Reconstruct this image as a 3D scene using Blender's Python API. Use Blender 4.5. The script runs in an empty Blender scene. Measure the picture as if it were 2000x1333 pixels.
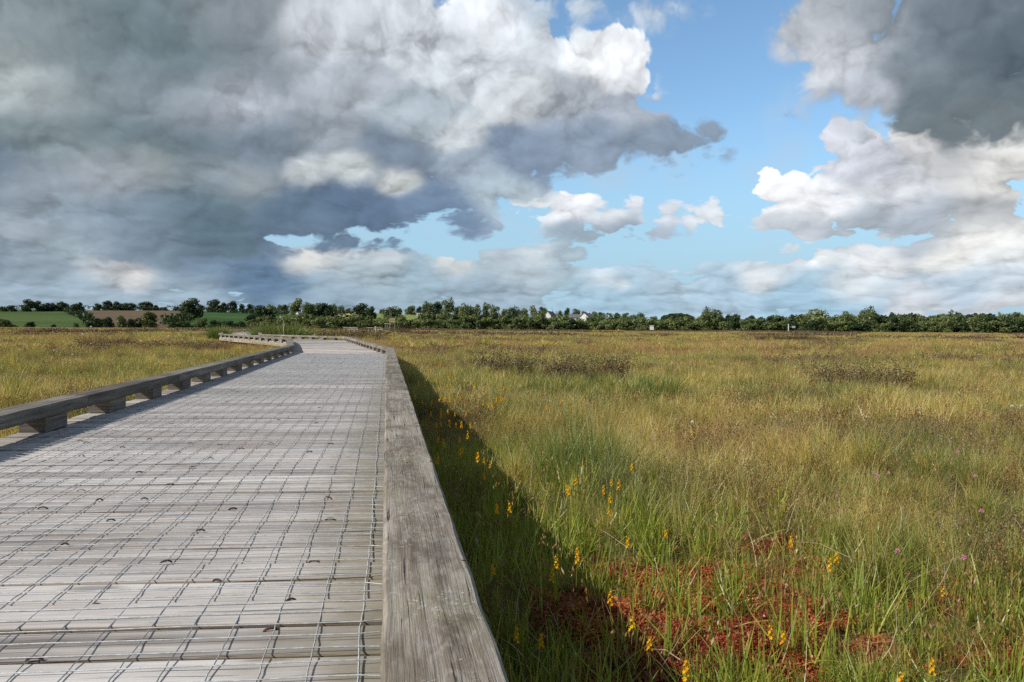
import bpy, bmesh, math, random
import numpy as np
from math import sin, cos, tan, radians, pi, sqrt, atan2, asin, degrees, log, exp
from mathutils import Vector, Matrix, Euler, noise as mn
random.seed(7)
rng = np.random.default_rng(11)
scene = bpy.context.scene
COL = scene.collection

# ------------------------------------------------------------------ camera
F = 1614.0                      # focal length in pixels of the 2000 px wide frame
HC = 1.05                       # eye height over the bog
_p, _y, _r = radians(1.03), radians(8.67), radians(.34)
CF = Vector((sin(_y)*cos(_p), cos(_y)*cos(_p), -sin(_p)))
_r0 = Vector((cos(_y), -sin(_y), 0)); _u0 = _r0.cross(CF)
CR = _r0*cos(_r) + _u0*sin(_r); CU = _u0*cos(_r) - _r0*sin(_r)
cam_data = bpy.data.cameras.new('camera')
cam_data.lens = F/2000*36; cam_data.sensor_width = 36
cam_data.clip_start = .05; cam_data.clip_end = 9000
cam = bpy.data.objects.new('camera', cam_data); COL.objects.link(cam)
M = Matrix((CR, CU, -CF)).transposed().to_4x4(); M.translation = (0, 0, HC)
cam.matrix_world = M
scene.camera = cam

def ray(x, y): return CF + CR*((x-1000)/F) + CU*((666.5-y)/F)
def gp(x, y, z=0.):                         # where the sight line of a photo point meets height z
    d = ray(x, y); t = (z-HC)/d.z
    return Vector((d.x*t, d.y*t, z))
def azel(x, y):
    d = ray(x, y).normalized()
    return degrees(atan2(d.x, d.y)), degrees(asin(d.z))
def at(x, y, dist):                         # point on a sight line at a ground distance
    d = ray(x, y); t = dist/sqrt(d.x*d.x+d.y*d.y)
    return Vector((d.x*t, d.y*t, HC+d.z*t))

# ------------------------------------------------------------------ sun + exposure
SUN_EL, SUN_AZ = radians(36), radians(-108)          # azimuth from +Y, clockwise
sd = bpy.data.lights.new('sun', 'SUN'); sd.energy = 5.0; sd.angle = radians(.53); sd.color = (1, .95, .86)
sun = bpy.data.objects.new('sun', sd); COL.objects.link(sun)
sv = Vector((sin(SUN_AZ)*cos(SUN_EL), cos(SUN_AZ)*cos(SUN_EL), sin(SUN_EL)))
sun.rotation_euler = sv.to_track_quat('Z', 'Y').to_euler()
scene.view_settings.view_transform = 'Standard'; scene.view_settings.look = 'None'
scene.view_settings.exposure = 0; scene.view_settings.gamma = 1
scene.cycles.use_denoising = False
scene.cycles.max_bounces = 5; scene.cycles.diffuse_bounces = 2; scene.cycles.glossy_bounces = 2
scene.cycles.transmission_bounces = 3; scene.cycles.transparent_max_bounces = 4

# ------------------------------------------------------------------ node helper
def lin(c):
    return tuple((v/255/12.92 if v/255 <= .04045 else ((v/255+.055)/1.055)**2.4) for v in c)
class NT:
    def __init__(s, nt): s.nt = nt; s.n = nt.nodes; s.l = nt.links
    def node(s, t, **k):
        n = s.n.new(t)
        for a, b in k.items(): setattr(n, a, b)
        return n
    def put(s, sock, v):
        if hasattr(v, 'is_linked') or isinstance(v, bpy.types.NodeSocket): s.l.new(v, sock)
        elif v is not None:
            if isinstance(v, (tuple, list)) and sock.type == 'RGBA' and len(v) == 3: v = tuple(v)+(1,)
            sock.default_value = v
    def m(s, op, a, b=None, c=None, clamp=False):
        n = s.node('ShaderNodeMath', operation=op, use_clamp=clamp)
        for i, v in enumerate((a, b, c)):
            if v is not None: s.put(n.inputs[i], v)
        return n.outputs[0]
    def v(s, op, a, b=None, c=None):
        n = s.node('ShaderNodeVectorMath', operation=op)
        for i, v in enumerate((a, b, c)):
            if v is not None: s.put(n.inputs[i], v)
        return n.outputs['Value'] if op in ('LENGTH', 'DOT_PRODUCT', 'DISTANCE') else n.outputs['Vector']
    def vs(s, a, k):
        n = s.node('ShaderNodeVectorMath', operation='SCALE'); s.put(n.inputs[0], a); s.put(n.inputs['Scale'], k)
        return n.outputs[0]
    def mix(s, f, a, b, bt='MIX'):
        n = s.node('ShaderNodeMix', data_type='RGBA', blend_type=bt)
        s.put(n.inputs[0], f); s.put(n.inputs[6], a); s.put(n.inputs[7], b)
        return n.outputs[2]
    def mr(s, v, a, b, c=0., d=1., smooth=True):
        n = s.node('ShaderNodeMapRange', interpolation_type='SMOOTHSTEP' if smooth else 'LINEAR')
        for i, q in enumerate((v, a, b, c, d)): s.put(n.inputs[i], q)
        return n.outputs[0]
    def noise(s, vec, scale, detail=3., rough=.5, dist=0., out='Fac', dim='3D'):
        n = s.node('ShaderNodeTexNoise', noise_dimensions=dim)
        s.put(n.inputs['Vector'], vec)
        for k, q in (('Scale', scale), ('Detail', detail), ('Roughness', rough), ('Distortion', dist)): n.inputs[k].default_value = q
        return n.outputs[0 if out == 'Fac' else 1]
    def voro(s, vec, scale, feature='F1', detail=0., rough=.5, smooth=.5, out='Distance', rnd=1., dim='3D'):
        n = s.node('ShaderNodeTexVoronoi', feature=feature, voronoi_dimensions=dim)
        s.put(n.inputs['Vector'], vec); n.inputs['Scale'].default_value = scale
        n.inputs['Detail'].default_value = detail; n.inputs['Roughness'].default_value = rough; n.inputs['Randomness'].default_value = rnd
        if feature == 'SMOOTH_F1': n.inputs['Smoothness'].default_value = smooth
        return n.outputs[out]
    def ramp(s, f, pts):
        n = s.node('ShaderNodeValToRGB'); e = n.color_ramp.elements
        while len(e) < len(pts): e.new(.5)
        for q, (p, c) in zip(e, pts): q.position = p; q.color = tuple(c)+(1,)
        s.put(n.inputs[0], f); return n.outputs[0]

# ------------------------------------------------------------------ sky
W = bpy.data.worlds.new('World'); scene.world = W; W.use_nodes = True
def build_sky():
    nt = W.node_tree; nt.nodes.clear(); N = NT(nt)
    tc = N.node('ShaderNodeTexCoord').outputs['Generated']
    d = N.v('NORMALIZE', tc)
    sx = N.node('ShaderNodeSeparateXYZ'); N.put(sx.inputs[0], d)
    az = N.m('MULTIPLY', N.m('ARCTAN2', sx.outputs[0], sx.outputs[1]), 180/pi)
    el = N.m('MULTIPLY', N.m('ARCSINE', sx.outputs[2]), 180/pi)
    cb = N.node('ShaderNodeCombineXYZ'); N.put(cb.inputs[0], az); N.put(cb.inputs[1], el)
    P = cb.outputs[0]
    # noise domain: flatter clouds near the horizon
    q = N.m('MULTIPLY', N.m('LOGARITHM', N.m('ADD', N.m('MAXIMUM', el, 0.), 7.), 2.718), 27.)
    cq = N.node('ShaderNodeCombineXYZ'); N.put(cq.inputs[0], az); N.put(cq.inputs[1], q)
    Q = cq.outputs[0]
    warpc = N.v('SUBTRACT', N.noise(Q, .17, 5, .6, out='Color', dim='2D'), (.5, .5, .5))
    nA = N.noise(Q, .16, 8, .58, 0., dim='2D')
    Q2 = N.v('ADD', Q, (-1.3, 1.6, 0))
    nB = N.noise(Q2, .16, 7, .58, 0., dim='2D')
    QW = N.v('ADD', Q, N.vs(warpc, 3.0))
    def lobes(off):                                 # rounded, cauliflower-like relief
        b = N.voro(N.v('ADD', QW, off), .30, 'F1', 3., .52, dim='2D')
        return N.m('SUBTRACT', .36, N.m('MULTIPLY', b, b))
    bz = lobes((0, 0, 0)); bz2 = lobes((-.45, .75, 0))
    rel = N.m('MULTIPLY_ADD', N.m('SUBTRACT', bz, bz2), .55, N.m('MULTIPLY', N.m('SUBTRACT', nA, nB), .8))
    nz = N.m('SUBTRACT', N.noise(Q, .15, 2.5, .5, 0., dim='2D'), .5)
    K = 28.17
    def union(blobs, PP):
        acc = None
        for (x, y, rx, ry) in blobs:
            a, e = azel(x, y); rx /= K; ry /= K
            l = N.v('LENGTH', N.v('MULTIPLY_ADD', PP, (1/rx, 1/ry, 0), (-a/rx, -e/ry, 0)))
            s = N.m('MULTIPLY_ADD', l, -min(rx, ry), min(rx, ry))
            acc = s if acc is None else N.m('SMOOTH_MAX', acc, s, .35)
        return acc
    def rbf(pts, amount):
        PW = N.v('ADD', P, N.v('MULTIPLY', warpc, (amount, amount*.7, 0)))
        cs, ws = None, None
        for (x, y, r, c) in pts:
            a, e = azel(x, y); rx = r*.86/K; ry = r*.56/K
            v = N.v('MULTIPLY_ADD', PW, (1/rx, 1/ry, 0), (-a/rx, -e/ry, 0))
            w = N.m('POWER', .3679, N.v('DOT_PRODUCT', v, v))
            cs = N.vs(lin(c), w) if cs is None else N.v('ADD', cs, N.vs(lin(c), w))
            ws = N.m('ADD', w, 1e-6) if ws is None else N.m('ADD', w, ws)
        return N.vs(cs, N.m('DIVIDE', 1., ws))
    A = [(150,100,620,300),(640,190,350,250),(540,392,425,92),(330,440,200,60),(960,90,120,120),(1100,165,150,95),
         (1040,240,250,110),(1180,270,170,64),(1240,275,130,52),(1315,284,110,38),(660,428,235,44),(600,438,190,46),(470,440,200,40),(100,370,300,100),(910,345,170,82),(300,200,500,280)]
    A2 = [(1625,45,95,80),(1720,130,90,95),(1900,70,270,165),(1870,185,170,52),(1120,8,70,14),(1285,12,64,26)]
    E_ = [(1508,345,27,38),(1535,385,56,50),(1605,400,74,52),(1580,432,84,30),(1700,330,100,80),(1650,280,52,42),(1740,395,140,70),
          (1890,320,190,100),(1960,250,120,60),(1700,452,120,14)]
    C = [(1020,395,78,36),(1115,418,70,54),(1175,440,84,38),(1150,463,120,18),(1262,458,52,18),(1243,395,18,40),(1236,440,20,34),
         (1305,422,34,24),(1380,426,56,28),(1396,400,20,28),(930,444,70,15)]
    B = [(385,510,165,70),(440,520,122,56),(470,525,95,54),(520,553,74,20),(515,500,48,46)]
    L = [(470,592,230,32),(250,480,320,95),(60,470,330,130),(625,545,120,64),(585,545,130,72),(740,570,200,86),(960,560,170,78),(1050,530,130,58),(1240,590,200,76),(1460,575,160,74),(1660,570,190,92),(1930,520,130,100),(90,520,320,95),(300,585,400,26),(1800,595,300,40)]
    H = [(1200,108,68,56),(1135,112,50,46),(1150,165,105,60),(1225,155,46,60),(955,48,72,56),(1015,95,84,68),(930,120,90,60),(1060,140,90,70)]
    col_hi = [(60,40,110,(125,135,140)),(250,60,120,(102,116,123)),(450,40,90,(123,130,138)),(320,110,110,(98,113,120)),(620,70,70,(197,200,208)),
      (710,30,60,(192,196,204)),(785,55,50,(208,212,220)),(640,150,70,(166,172,182)),(510,130,70,(122,131,140)),(25,150,60,(164,171,174)),
      (110,190,60,(148,156,161)),(270,165,80,(132,141,150)),(450,195,70,(172,177,188)),(350,215,60,(148,155,166)),(200,230,80,(106,119,126)),
      (340,270,90,(94,109,118)),(510,290,70,(112,124,138)),(100,285,70,(118,131,136)),(15,320,45,(96,110,126)),(70,350,50,(142,150,160)),
      (210,345,60,(152,157,166)),(300,320,50,(148,155,158)),(400,345,60,(126,136,145)),(480,355,50,(142,149,155)),(595,335,34,(188,192,196)),
      (690,330,34,(200,204,206)),(640,260,50,(140,148,158)),(760,300,55,(112,125,142)),(775,355,30,(208,210,210)),(820,235,50,(166,176,186)),
      (885,262,36,(198,202,208)),(890,110,60,(200,205,213)),(960,50,56,(228,231,238)),(1040,90,44,(205,210,219)),(1205,105,56,(236,237,242)),(1150,100,40,(230,232,238)),(1245,150,34,(224,227,234)),
      (1110,205,50,(172,178,188)),(1020,190,44,(198,202,208)),(1235,215,40,(160,167,180)),(1120,265,60,(130,143,162)),(1020,300,50,(120,135,156)),
      (1280,292,60,(124,138,156)),(920,335,50,(148,160,175)),(960,375,50,(168,182,194)),(700,400,60,(90,108,132)),(560,412,60,(92,110,129)),
      (410,412,70,(90,108,121)),(610,452,50,(98,116,137)),(860,400,60,(106,125,150)),(250,422,70,(112,128,143)),(80,405,80,(132,145,158)),(40,450,50,(150,160,170)),(150,440,60,(140,152,165)),
      (1570,20,50,(168,171,178)),(1640,95,50,(194,196,204)),(1720,50,60,(142,148,156)),(1860,30,90,(102,112,122)),(1960,90,70,(86,98,107)),
      (1810,140,50,(118,126,134)),(1890,200,70,(98,108,115)),(1690,190,40,(176,180,190)),(1100,0,80,(176,188,202)),(1285,0,60,(170,182,198))]
    col_lo = [(1502,345,30,(238,239,243)),(1560,385,40,(232,234,238)),(1620,398,40,(226,229,233)),(1560,448,44,(180,187,195)),(1650,290,50,(206,210,220)),
      (1710,330,46,(188,193,204)),(1850,262,60,(216,216,216)),(1955,250,50,(238,238,236)),(1850,312,50,(172,175,178)),(1950,345,60,(214,214,212)),
      (1760,375,46,(204,207,213)),(1800,438,60,(158,168,180)),(1910,418,50,(150,156,162)),(1680,452,60,(158,169,180)),(1060,400,36,(214,219,224)),
      (1120,402,34,(230,232,236)),(1180,422,34,(204,210,217)),(1130,466,44,(140,156,170)),(1200,466,44,(146,160,174)),(1242,380,20,(212,216,224)),(1290,460,30,(158,170,184)),
      (1300,424,30,(196,203,213)),(1385,414,34,(210,216,223)),(930,446,40,(138,155,175)),
      (400,500,70,(112,132,153)),(500,545,60,(96,121,148)),(300,480,60,(124,139,154)),(575,562,30,(100,126,152)),(540,470,50,(113,131,151)),
      (20,500,50,(124,137,149)),(85,530,40,(126,139,150)),(150,480,50,(152,168,178)),(200,515,40,(180,184,188)),(270,543,30,(200,199,198)),
      (90,585,80,(150,169,184)),(350,592,80,(148,167,182)),(585,510,30,(196,198,198)),(640,490,40,(196,199,198)),(710,520,60,(164,178,186)),
      (810,535,60,(148,170,184)),(650,580,70,(142,163,179)),(885,515,34,(196,200,201)),(1000,520,60,(168,181,189)),(950,570,70,(148,168,183)),
      (1100,500,60,(164,182,193)),(1300,545,60,(168,189,204)),(1200,590,80,(153,181,199)),(1310,512,20,(222,228,232)),(1500,510,50,(190,200,208)),(1485,548,28,(212,216,217)),
      (1660,562,40,(210,214,217)),(1700,490,44,(222,224,226)),(1400,575,60,(163,187,204)),(1600,600,80,(153,184,204)),(1905,460,50,(234,233,229)),
      (1960,485,44,(228,230,229)),(1850,510,30,(228,228,225)),(1950,545,50,(186,198,208)),(1880,565,50,(172,189,204)),(1800,592,40,(198,203,210)),(1960,602,40,(202,205,210))]
    col_lo += [(600,498,24,(226,226,222)),(700,487,22,(222,223,221)),(885,492,26,(226,226,222)),(1050,495,30,(206,213,218)),(1590,498,30,(220,223,225)),(1180,545,26,(205,215,222)),(1215,556,14,(222,228,230)),(760,505,30,(196,203,206))]
    sky = N.node('ShaderNodeTexSky', sky_type='NISHITA')
    sky.sun_disc = False; sky.sun_elevation = SUN_EL; sky.sun_rotation = SUN_AZ; sky.altitude = 60; sky.dust_density = .6; sky.ozone_density = 1.6
    skyc = N.v('MULTIPLY', sky.outputs[0], (.138, .164, .172))
    hz = N.m('MULTIPLY', N.mr(el, 15., 1.), .85)
    clear = N.mix(hz, skyc, lin((158, 195, 222)))
    hi = rbf(col_hi, 1.9); lo = rbf(col_lo, 1.1); hi = N.v('MULTIPLY', hi, (.975, 1., .99))
    sh = lambda kb, kr, base: N.m('MAXIMUM', N.m('MULTIPLY_ADD', bz, kb, N.m('MULTIPLY_ADD', rel, kr, base)), .6)
    lum = N.v('DOT_PRODUCT', hi, (.33, .33, .33))             # bright, sunlit parts show their relief more than the grey bases
    hi = N.mix(N.mr(lum, .22, .55), N.vs(hi, sh(.10, .34, 1.27)), N.vs(hi, sh(.22, .46, 1.15)))
    lo = N.vs(lo, sh(.18, .30, 1.22))
    def layer(under, blobs, na, ba, soft, colr, amax=1., bias=0.):
        s = union(blobs, P)
        s = N.m('MULTIPLY_ADD', nz, na, s); s = N.m('MULTIPLY_ADD', bz, ba, s)
        a = N.mr(N.m('ADD', s, bias), -soft, soft, 0., amax)
        return N.mix(a, under, colr), s
    # thin veil everywhere
    veil = N.mr(nA, .50, .78, 0., .35)
    out = N.mix(veil, clear, lin((190, 205, 218)))
    out, _ = layer(out, L, .8, .8, .15, lo, .97)
    out, _ = layer(out, B, .25, .6, .16, lo, .97)
    out, _ = layer(out, C, .8, 1.0, .22, lo, .97)
    out, _ = layer(out, E_, .55, .95, .14, lo, 1., .1)
    out, _ = layer(out, A, 1.1, 1.2, .45, hi, 1., .15)
    out, _ = layer(out, H, .3, .6, .11, hi, 1., .05)
    out, _ = layer(out, A2, 1.3, 1.4, .75, hi, .98, .3)
    # broken cumulus for the part of the sky behind and beside the frame
    gn = N.noise(Q, .13, 5, .58, 0., dim='2D'); gn2 = N.noise(Q2, .13, 4, .58, 0., dim='2D')
    gc = N.mix(N.mr(N.m('SUBTRACT', gn, gn2), -.12, .12), lin((104, 114, 126)), lin((186, 190, 197)))
    cheap = N.mix(N.mr(gn, .42, .56), clear, gc)
    side = N.mr(N.m('ABSOLUTE', N.m('SUBTRACT', az, 8.7)), 38., 47.)
    over = N.mr(el, 27., 35.)
    far = N.m('MAXIMUM', side, over)
    bg = N.node('ShaderNodeBackground'); N.put(bg.inputs[0], out); bg.inputs[1].default_value = 1.
    b2 = N.node('ShaderNodeBackground'); N.put(b2.inputs[0], cheap); b2.inputs[1].default_value = .78
    mx = N.node('ShaderNodeMixShader'); N.put(mx.inputs[0], far); N.l.new(bg.outputs[0], mx.inputs[1]); N.l.new(b2.outputs[0], mx.inputs[2])
    o = N.node('ShaderNodeOutputWorld'); N.l.new(mx.outputs[0], o.inputs[0])
    W.cycles.sampling_method = 'MANUAL'; W.cycles.sample_map_resolution = 256
build_sky()

# ------------------------------------------------------------------ object helpers
def link(o, parent=None, label=None, cat=None, group=None, kind=None):
    COL.objects.link(o)
    if parent is not None: o.parent = parent
    if label: o['label'] = label
    if cat: o['category'] = cat
    if group: o['group'] = group
    if kind: o['kind'] = kind
    return o
def empty(name, loc, rz=0, **k):
    o = bpy.data.objects.new(name, None); o.location = loc; o.rotation_euler = (0, 0, rz); o.empty_display_size = .1
    return link(o, **k)
class MB:
    """collects faces, with a per-vertex 'grain' vector (metres along, across, a random number)"""
    def __init__(s): s.v = []; s.f = []; s.g = []; s.mi = []
    def quad(s, pts, g=None, mi=0):
        i = len(s.v); s.v += [tuple(p) for p in pts]; s.g += g if g else [(0, 0, 0)]*len(pts)
        s.f.append(tuple(range(i, i+len(pts)))); s.mi.append(mi)
    def grid(s, rows, grs=None, closed=False, mi=0):
        i = len(s.v); n = len(rows[0])
        for a, r in enumerate(rows):
            s.v += [tuple(p) for p in r]; s.g += list(grs[a]) if grs else [(0, 0, 0)]*n
        for a in range(len(rows)-1):
            for b in range(n if closed else n-1):
                c = (b+1) % n
                s.f.append((i+a*n+b, i+a*n+c, i+(a+1)*n+c, i+(a+1)*n+b)); s.mi.append(mi)
        return i
    def box(s, c, hx, hy, hz, rot=None, rnd=0., bev=0., mi=0):
        """box with its long grain on local x; sides keep metre scale"""
        R = rot if rot is not None else Matrix.Identity(3); c = Vector(c)
        pts = lambda l: [c + R @ Vector(p) for p in l]
        for ax, sg in ((2, 1), (2, -1), (1, 1), (1, -1), (0, 1), (0, -1)):
            h = (hx, hy, hz); a, b = [k for k in range(3) if k != ax]
            l = []; g = []
            for (u, w) in ((-1, -1), (1, -1), (1, 1), (-1, 1)):
                p = [0, 0, 0]; p[ax] = sg*h[ax]; p[a] = u*h[a]; p[b] = w*h[b]; l.append(p)
                g.append((p[0] if ax else p[1], (p[1] if ax == 2 else p[2])+ax*.37, rnd))
            if (sg > 0) == (ax == 1): l.reverse(); g.reverse()
            s.quad(pts(l), g, mi)
    def tube(s, pts, r, n=5, caps=True, g=(0, 0, 0)):
        rows = []
        for k, p in enumerate(pts):
            p = Vector(p); a = Vector(pts[max(0, k-1)]); b = Vector(pts[min(len(pts)-1, k+1)]); t = (b-a).normalized()
            ref = Vector((0, 0, 1)) if abs(t.z) < .9 else Vector((1, 0, 0))
            x = t.cross(ref).normalized(); y = x.cross(t)
            rr = r[k] if isinstance(r, (list, tuple)) else r
            rows.append([p + (x*cos(2*pi*j/n) + y*sin(2*pi*j/n))*rr for j in range(n)])
        i = s.grid(rows, [[g]*n for _ in rows], closed=True)
        if caps:
            s.f.append(tuple(range(i, i+n))); s.mi.append(0)
            j = i+(len(rows)-1)*n; s.f.append(tuple(reversed(range(j, j+n)))); s.mi.append(0)
    def mesh(s, name, mats, smooth=False):
        me = bpy.data.meshes.new(name); me.from_pydata(s.v, [], s.f)
        at = me.attributes.new('grain', 'FLOAT_VECTOR', 'POINT'); at.data.foreach_set('vector', np.array(s.g, dtype=np.float32).ravel())
        for m in (mats if isinstance(mats, (list, tuple)) else [mats]): me.materials.append(m)
        if len(set(s.mi)) > 1: me.polygons.foreach_set('material_index', s.mi)
        if smooth: me.polygons.foreach_set('use_smooth', [True]*len(s.f))
        me.update(); return me
    def obj(s, name, mats, smooth=False, **k):
        return link(bpy.data.objects.new(name, s.mesh(name, mats, smooth)), **k)

# ------------------------------------------------------------------ materials
def mat(name):
    m = bpy.data.materials.new(name); m.use_nodes = True; nt = m.node_tree; nt.nodes.clear()
    N = NT(nt); o = N.node('ShaderNodeOutputMaterial'); return m, N, o
def principled(N, o, col, rough=.8, metal=0., bump=None, bd=.002, bs=1., spec=.5):
    b = N.node('ShaderNodeBsdfPrincipled'); N.put(b.inputs['Base Color'], col); N.put(b.inputs['Roughness'], rough)
    b.inputs['Metallic'].default_value = metal; b.inputs['Specular IOR Level'].default_value = spec
    if bump is not None:
        n = N.node('ShaderNodeBump'); n.inputs['Distance'].default_value = bd; n.inputs['Strength'].default_value = bs
        N.put(n.inputs['Height'], bump); N.l.new(n.outputs[0], b.inputs['Normal'])
    N.l.new(b.outputs[0], o.inputs[0]); return b
def wood(name, dark, midc, light, stain=None, lichen=0., bs=1., wobble=.028):
    m, N, o = mat(name)
    at = N.node('ShaderNodeAttribute', attribute_name='grain').outputs['Vector']
    sp = N.node('ShaderNodeSeparateXYZ'); N.put(sp.inputs[0], at)
    off = N.v('ADD', at, N.v('MULTIPLY', at, (0, 0, 37.)))
    wob = N.vs(N.v('SUBTRACT', N.noise(off, 2.6, 2, .5, out='Color'), (.5, .5, .5)), wobble)
    gw = N.v('ADD', off, N.v('MULTIPLY', wob, (0, 1, 0)))
    fine = N.noise(N.v('MULTIPLY', gw, (5, 210, 9)), 1., 5, .62)
    streak = N.noise(N.v('MULTIPLY', gw, (1.1, 30, 9)), 1., 5, .6)
    blot = N.noise(N.v('MULTIPLY', off, (1.6, 4.5, 9)), 1., 4, .6)
    crackn = N.noise(N.v('MULTIPLY', gw, (2.2, 120, 9)), 1., 3, .5)
    crack = N.mr(crackn, .655, .70)
    kn = N.voro(N.v('MULTIPLY', N.v('ADD', gw, N.vs(wob, .6)), (2.1, 6.2, 9)), 1., rnd=1.)
    knot = N.mr(kn, .22, .06)
    rk = N.mr(N.noise(N.v('MULTIPLY', off, (1.1, 1.1, 9)), 1., 2, .5), .52, .60)
    knot = N.m('MULTIPLY', knot, rk)
    rnd = N.m('FRACT', N.m('MULTIPLY', sp.outputs[2], 7.77))
    t = N.m('ADD', N.m('MULTIPLY', streak, .52), N.m('ADD', N.m('MULTIPLY', fine, .24), N.m('MULTIPLY', blot, .47)))
    t = N.m('ADD', t, N.m('MULTIPLY', N.m('SUBTRACT', rnd, .5), .17 if stain else .12))
    c = N.ramp(t, [(.40, dark), (.60, midc), (.80, light)])
    c = N.mix(N.m('MULTIPLY', crack, .75), c, (.06, .05, .045))
    c = N.mix(N.m('MULTIPLY', knot, .62), c, (.13, .11, .095))
    if stain:
        c = N.mix(N.m('MULTIPLY', N.mr(sp.outputs[1], .001, -.008), .8), c, (.17, .115, .07))      # unbleached sawn edges
        g = N.node('ShaderNodeNewGeometry').outputs['Position']; sg = N.node('ShaderNodeSeparateXYZ'); N.put(sg.inputs[0], g)
        e = N.m('ADD', sg.outputs[0], N.m('MULTIPLY', N.m('SUBTRACT', N.noise(g, 5., 4, .6), .5), .5))
        near = N.m('MULTIPLY', N.mr(e, -.34, .02), N.mr(sg.outputs[1], 15., 6.))
        c = N.mix(N.m('MULTIPLY', near, .75), c, N.mix(N.noise(g, 14., 3, .6), (.12, .10, .06), (.30, .27, .19)))
        # damp dark ends along cracks and rusty bleed
        rust = N.m('MULTIPLY', N.mr(N.noise(N.v('MULTIPLY', off, (3, 22, 9)), 1., 3, .5), .66, .74), .5)
        c = N.mix(rust, c, (.16, .085, .045))
    if lichen:
        g = N.node('ShaderNodeNewGeometry').outputs['Position']
        mo = N.mr(N.noise(g, 3.2, 5, .65), .50, .68)
        c = N.mix(N.m('MULTIPLY', mo, .35), c, (.17, .16, .07))
        sc = N.mr(N.voro(N.v('ADD', g, N.vs(N.noise(g, 40., 2, .5, out='Color'), .03)), 75.), .30, .18)
        pr = N.mr(N.noise(g, 4.3, 4, .6), .50, .62)
        c = N.mix(N.m('MULTIPLY', N.m('MULTIPLY', sc, pr), lichen), c, (.50, .50, .46))
        sw = N.noise(N.v('MULTIPLY', g, (30, 7, 7)), 1., 3, .6, 2.5)         # cross-saw marks
        c = N.mix(N.m('MULTIPLY', N.mr(sw, .46, .66), .34), c, (.42, .40, .36))
        dk = N.mr(N.noise(N.v('MULTIPLY', g, (11, 5, 9)), 1., 7, .72), .47, .68)
        c = N.mix(N.m('MULTIPLY', dk, .7), c, (.085, .065, .045))
    h = N.m('SUBTRACT', N.m('MULTIPLY_ADD', fine, .6, streak), N.m('MULTIPLY', crack, 1.6))
    principled(N, o, c, .82, bump=h, bd=.0035, bs=bs, spec=.3)
    return m
M_DECK = wood('weathered_deck_wood', (.15, .125, .108), (.405, .368, .340), (.64, .600, .565), stain=True)
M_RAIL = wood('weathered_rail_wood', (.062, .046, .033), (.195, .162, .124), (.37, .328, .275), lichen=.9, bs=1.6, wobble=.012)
M_RAILSHADE = wood('shaded_rail_wood', (.055, .047, .038), (.15, .132, .108), (.29, .265, .225))  # rail wood darkened for the left kerb: shade on its inner face put into colour
M_BLOCK = wood('spacer_wood', (.07, .058, .05), (.17, .145, .12), (.32, .27, .21))
M_FASCIA = wood('fascia_wood', (.13, .11, .08), (.27, .23, .16), (.42, .36, .26))
def simple(name, c, rough=.7, metal=0., c2=None, scale=20., bd=.001):
    m, N, o = mat(name)
    if c2 is None: principled(N, o, c, rough, metal); return m
    g = N.node('ShaderNodeNewGeometry').outputs['Position']
    n = N.noise(g, scale, 4, .6)
    principled(N, o, N.mix(N.mr(n, .35, .65), c, c2), rough, metal, bump=n, bd=bd); return m
M_WIRE = simple('galvanised_wire', (.52, .53, .54), .5, .2, (.34, .35, .36), 60.)
M_RUST = simple('rusty_steel', (.115, .045, .025), .85, .1, (.05, .022, .016), 160.)
M_GALV = simple('galvanised_steel', (.5, .52, .53), .45, .6, (.38, .39, .4), 8.)
M_WHITE = simple('white_render', (.66, .66, .64), .8, 0., (.52, .52, .50), 1.2)
M_SLATE = simple('roof_slate', (.10, .105, .12), .7, 0., (.17, .17, .18), 2.)
M_GLASS = simple('window_glass', (.03, .035, .045), .15)
M_TAN = simple('tan_board', (.56, .40, .28), .75, 0., (.42, .30, .21), 5.)
M_RED = simple('red_board', (.34, .10, .06), .75, 0., (.24, .08, .05), 5.)
M_POLE = simple('pole_wood', (.33, .29, .24), .85, 0., (.20, .17, .14), 6.)
M_DARKMETAL = simple('dark_sheet', (.06, .07, .08), .6, 0., (.1, .11, .12), 3.)

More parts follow.
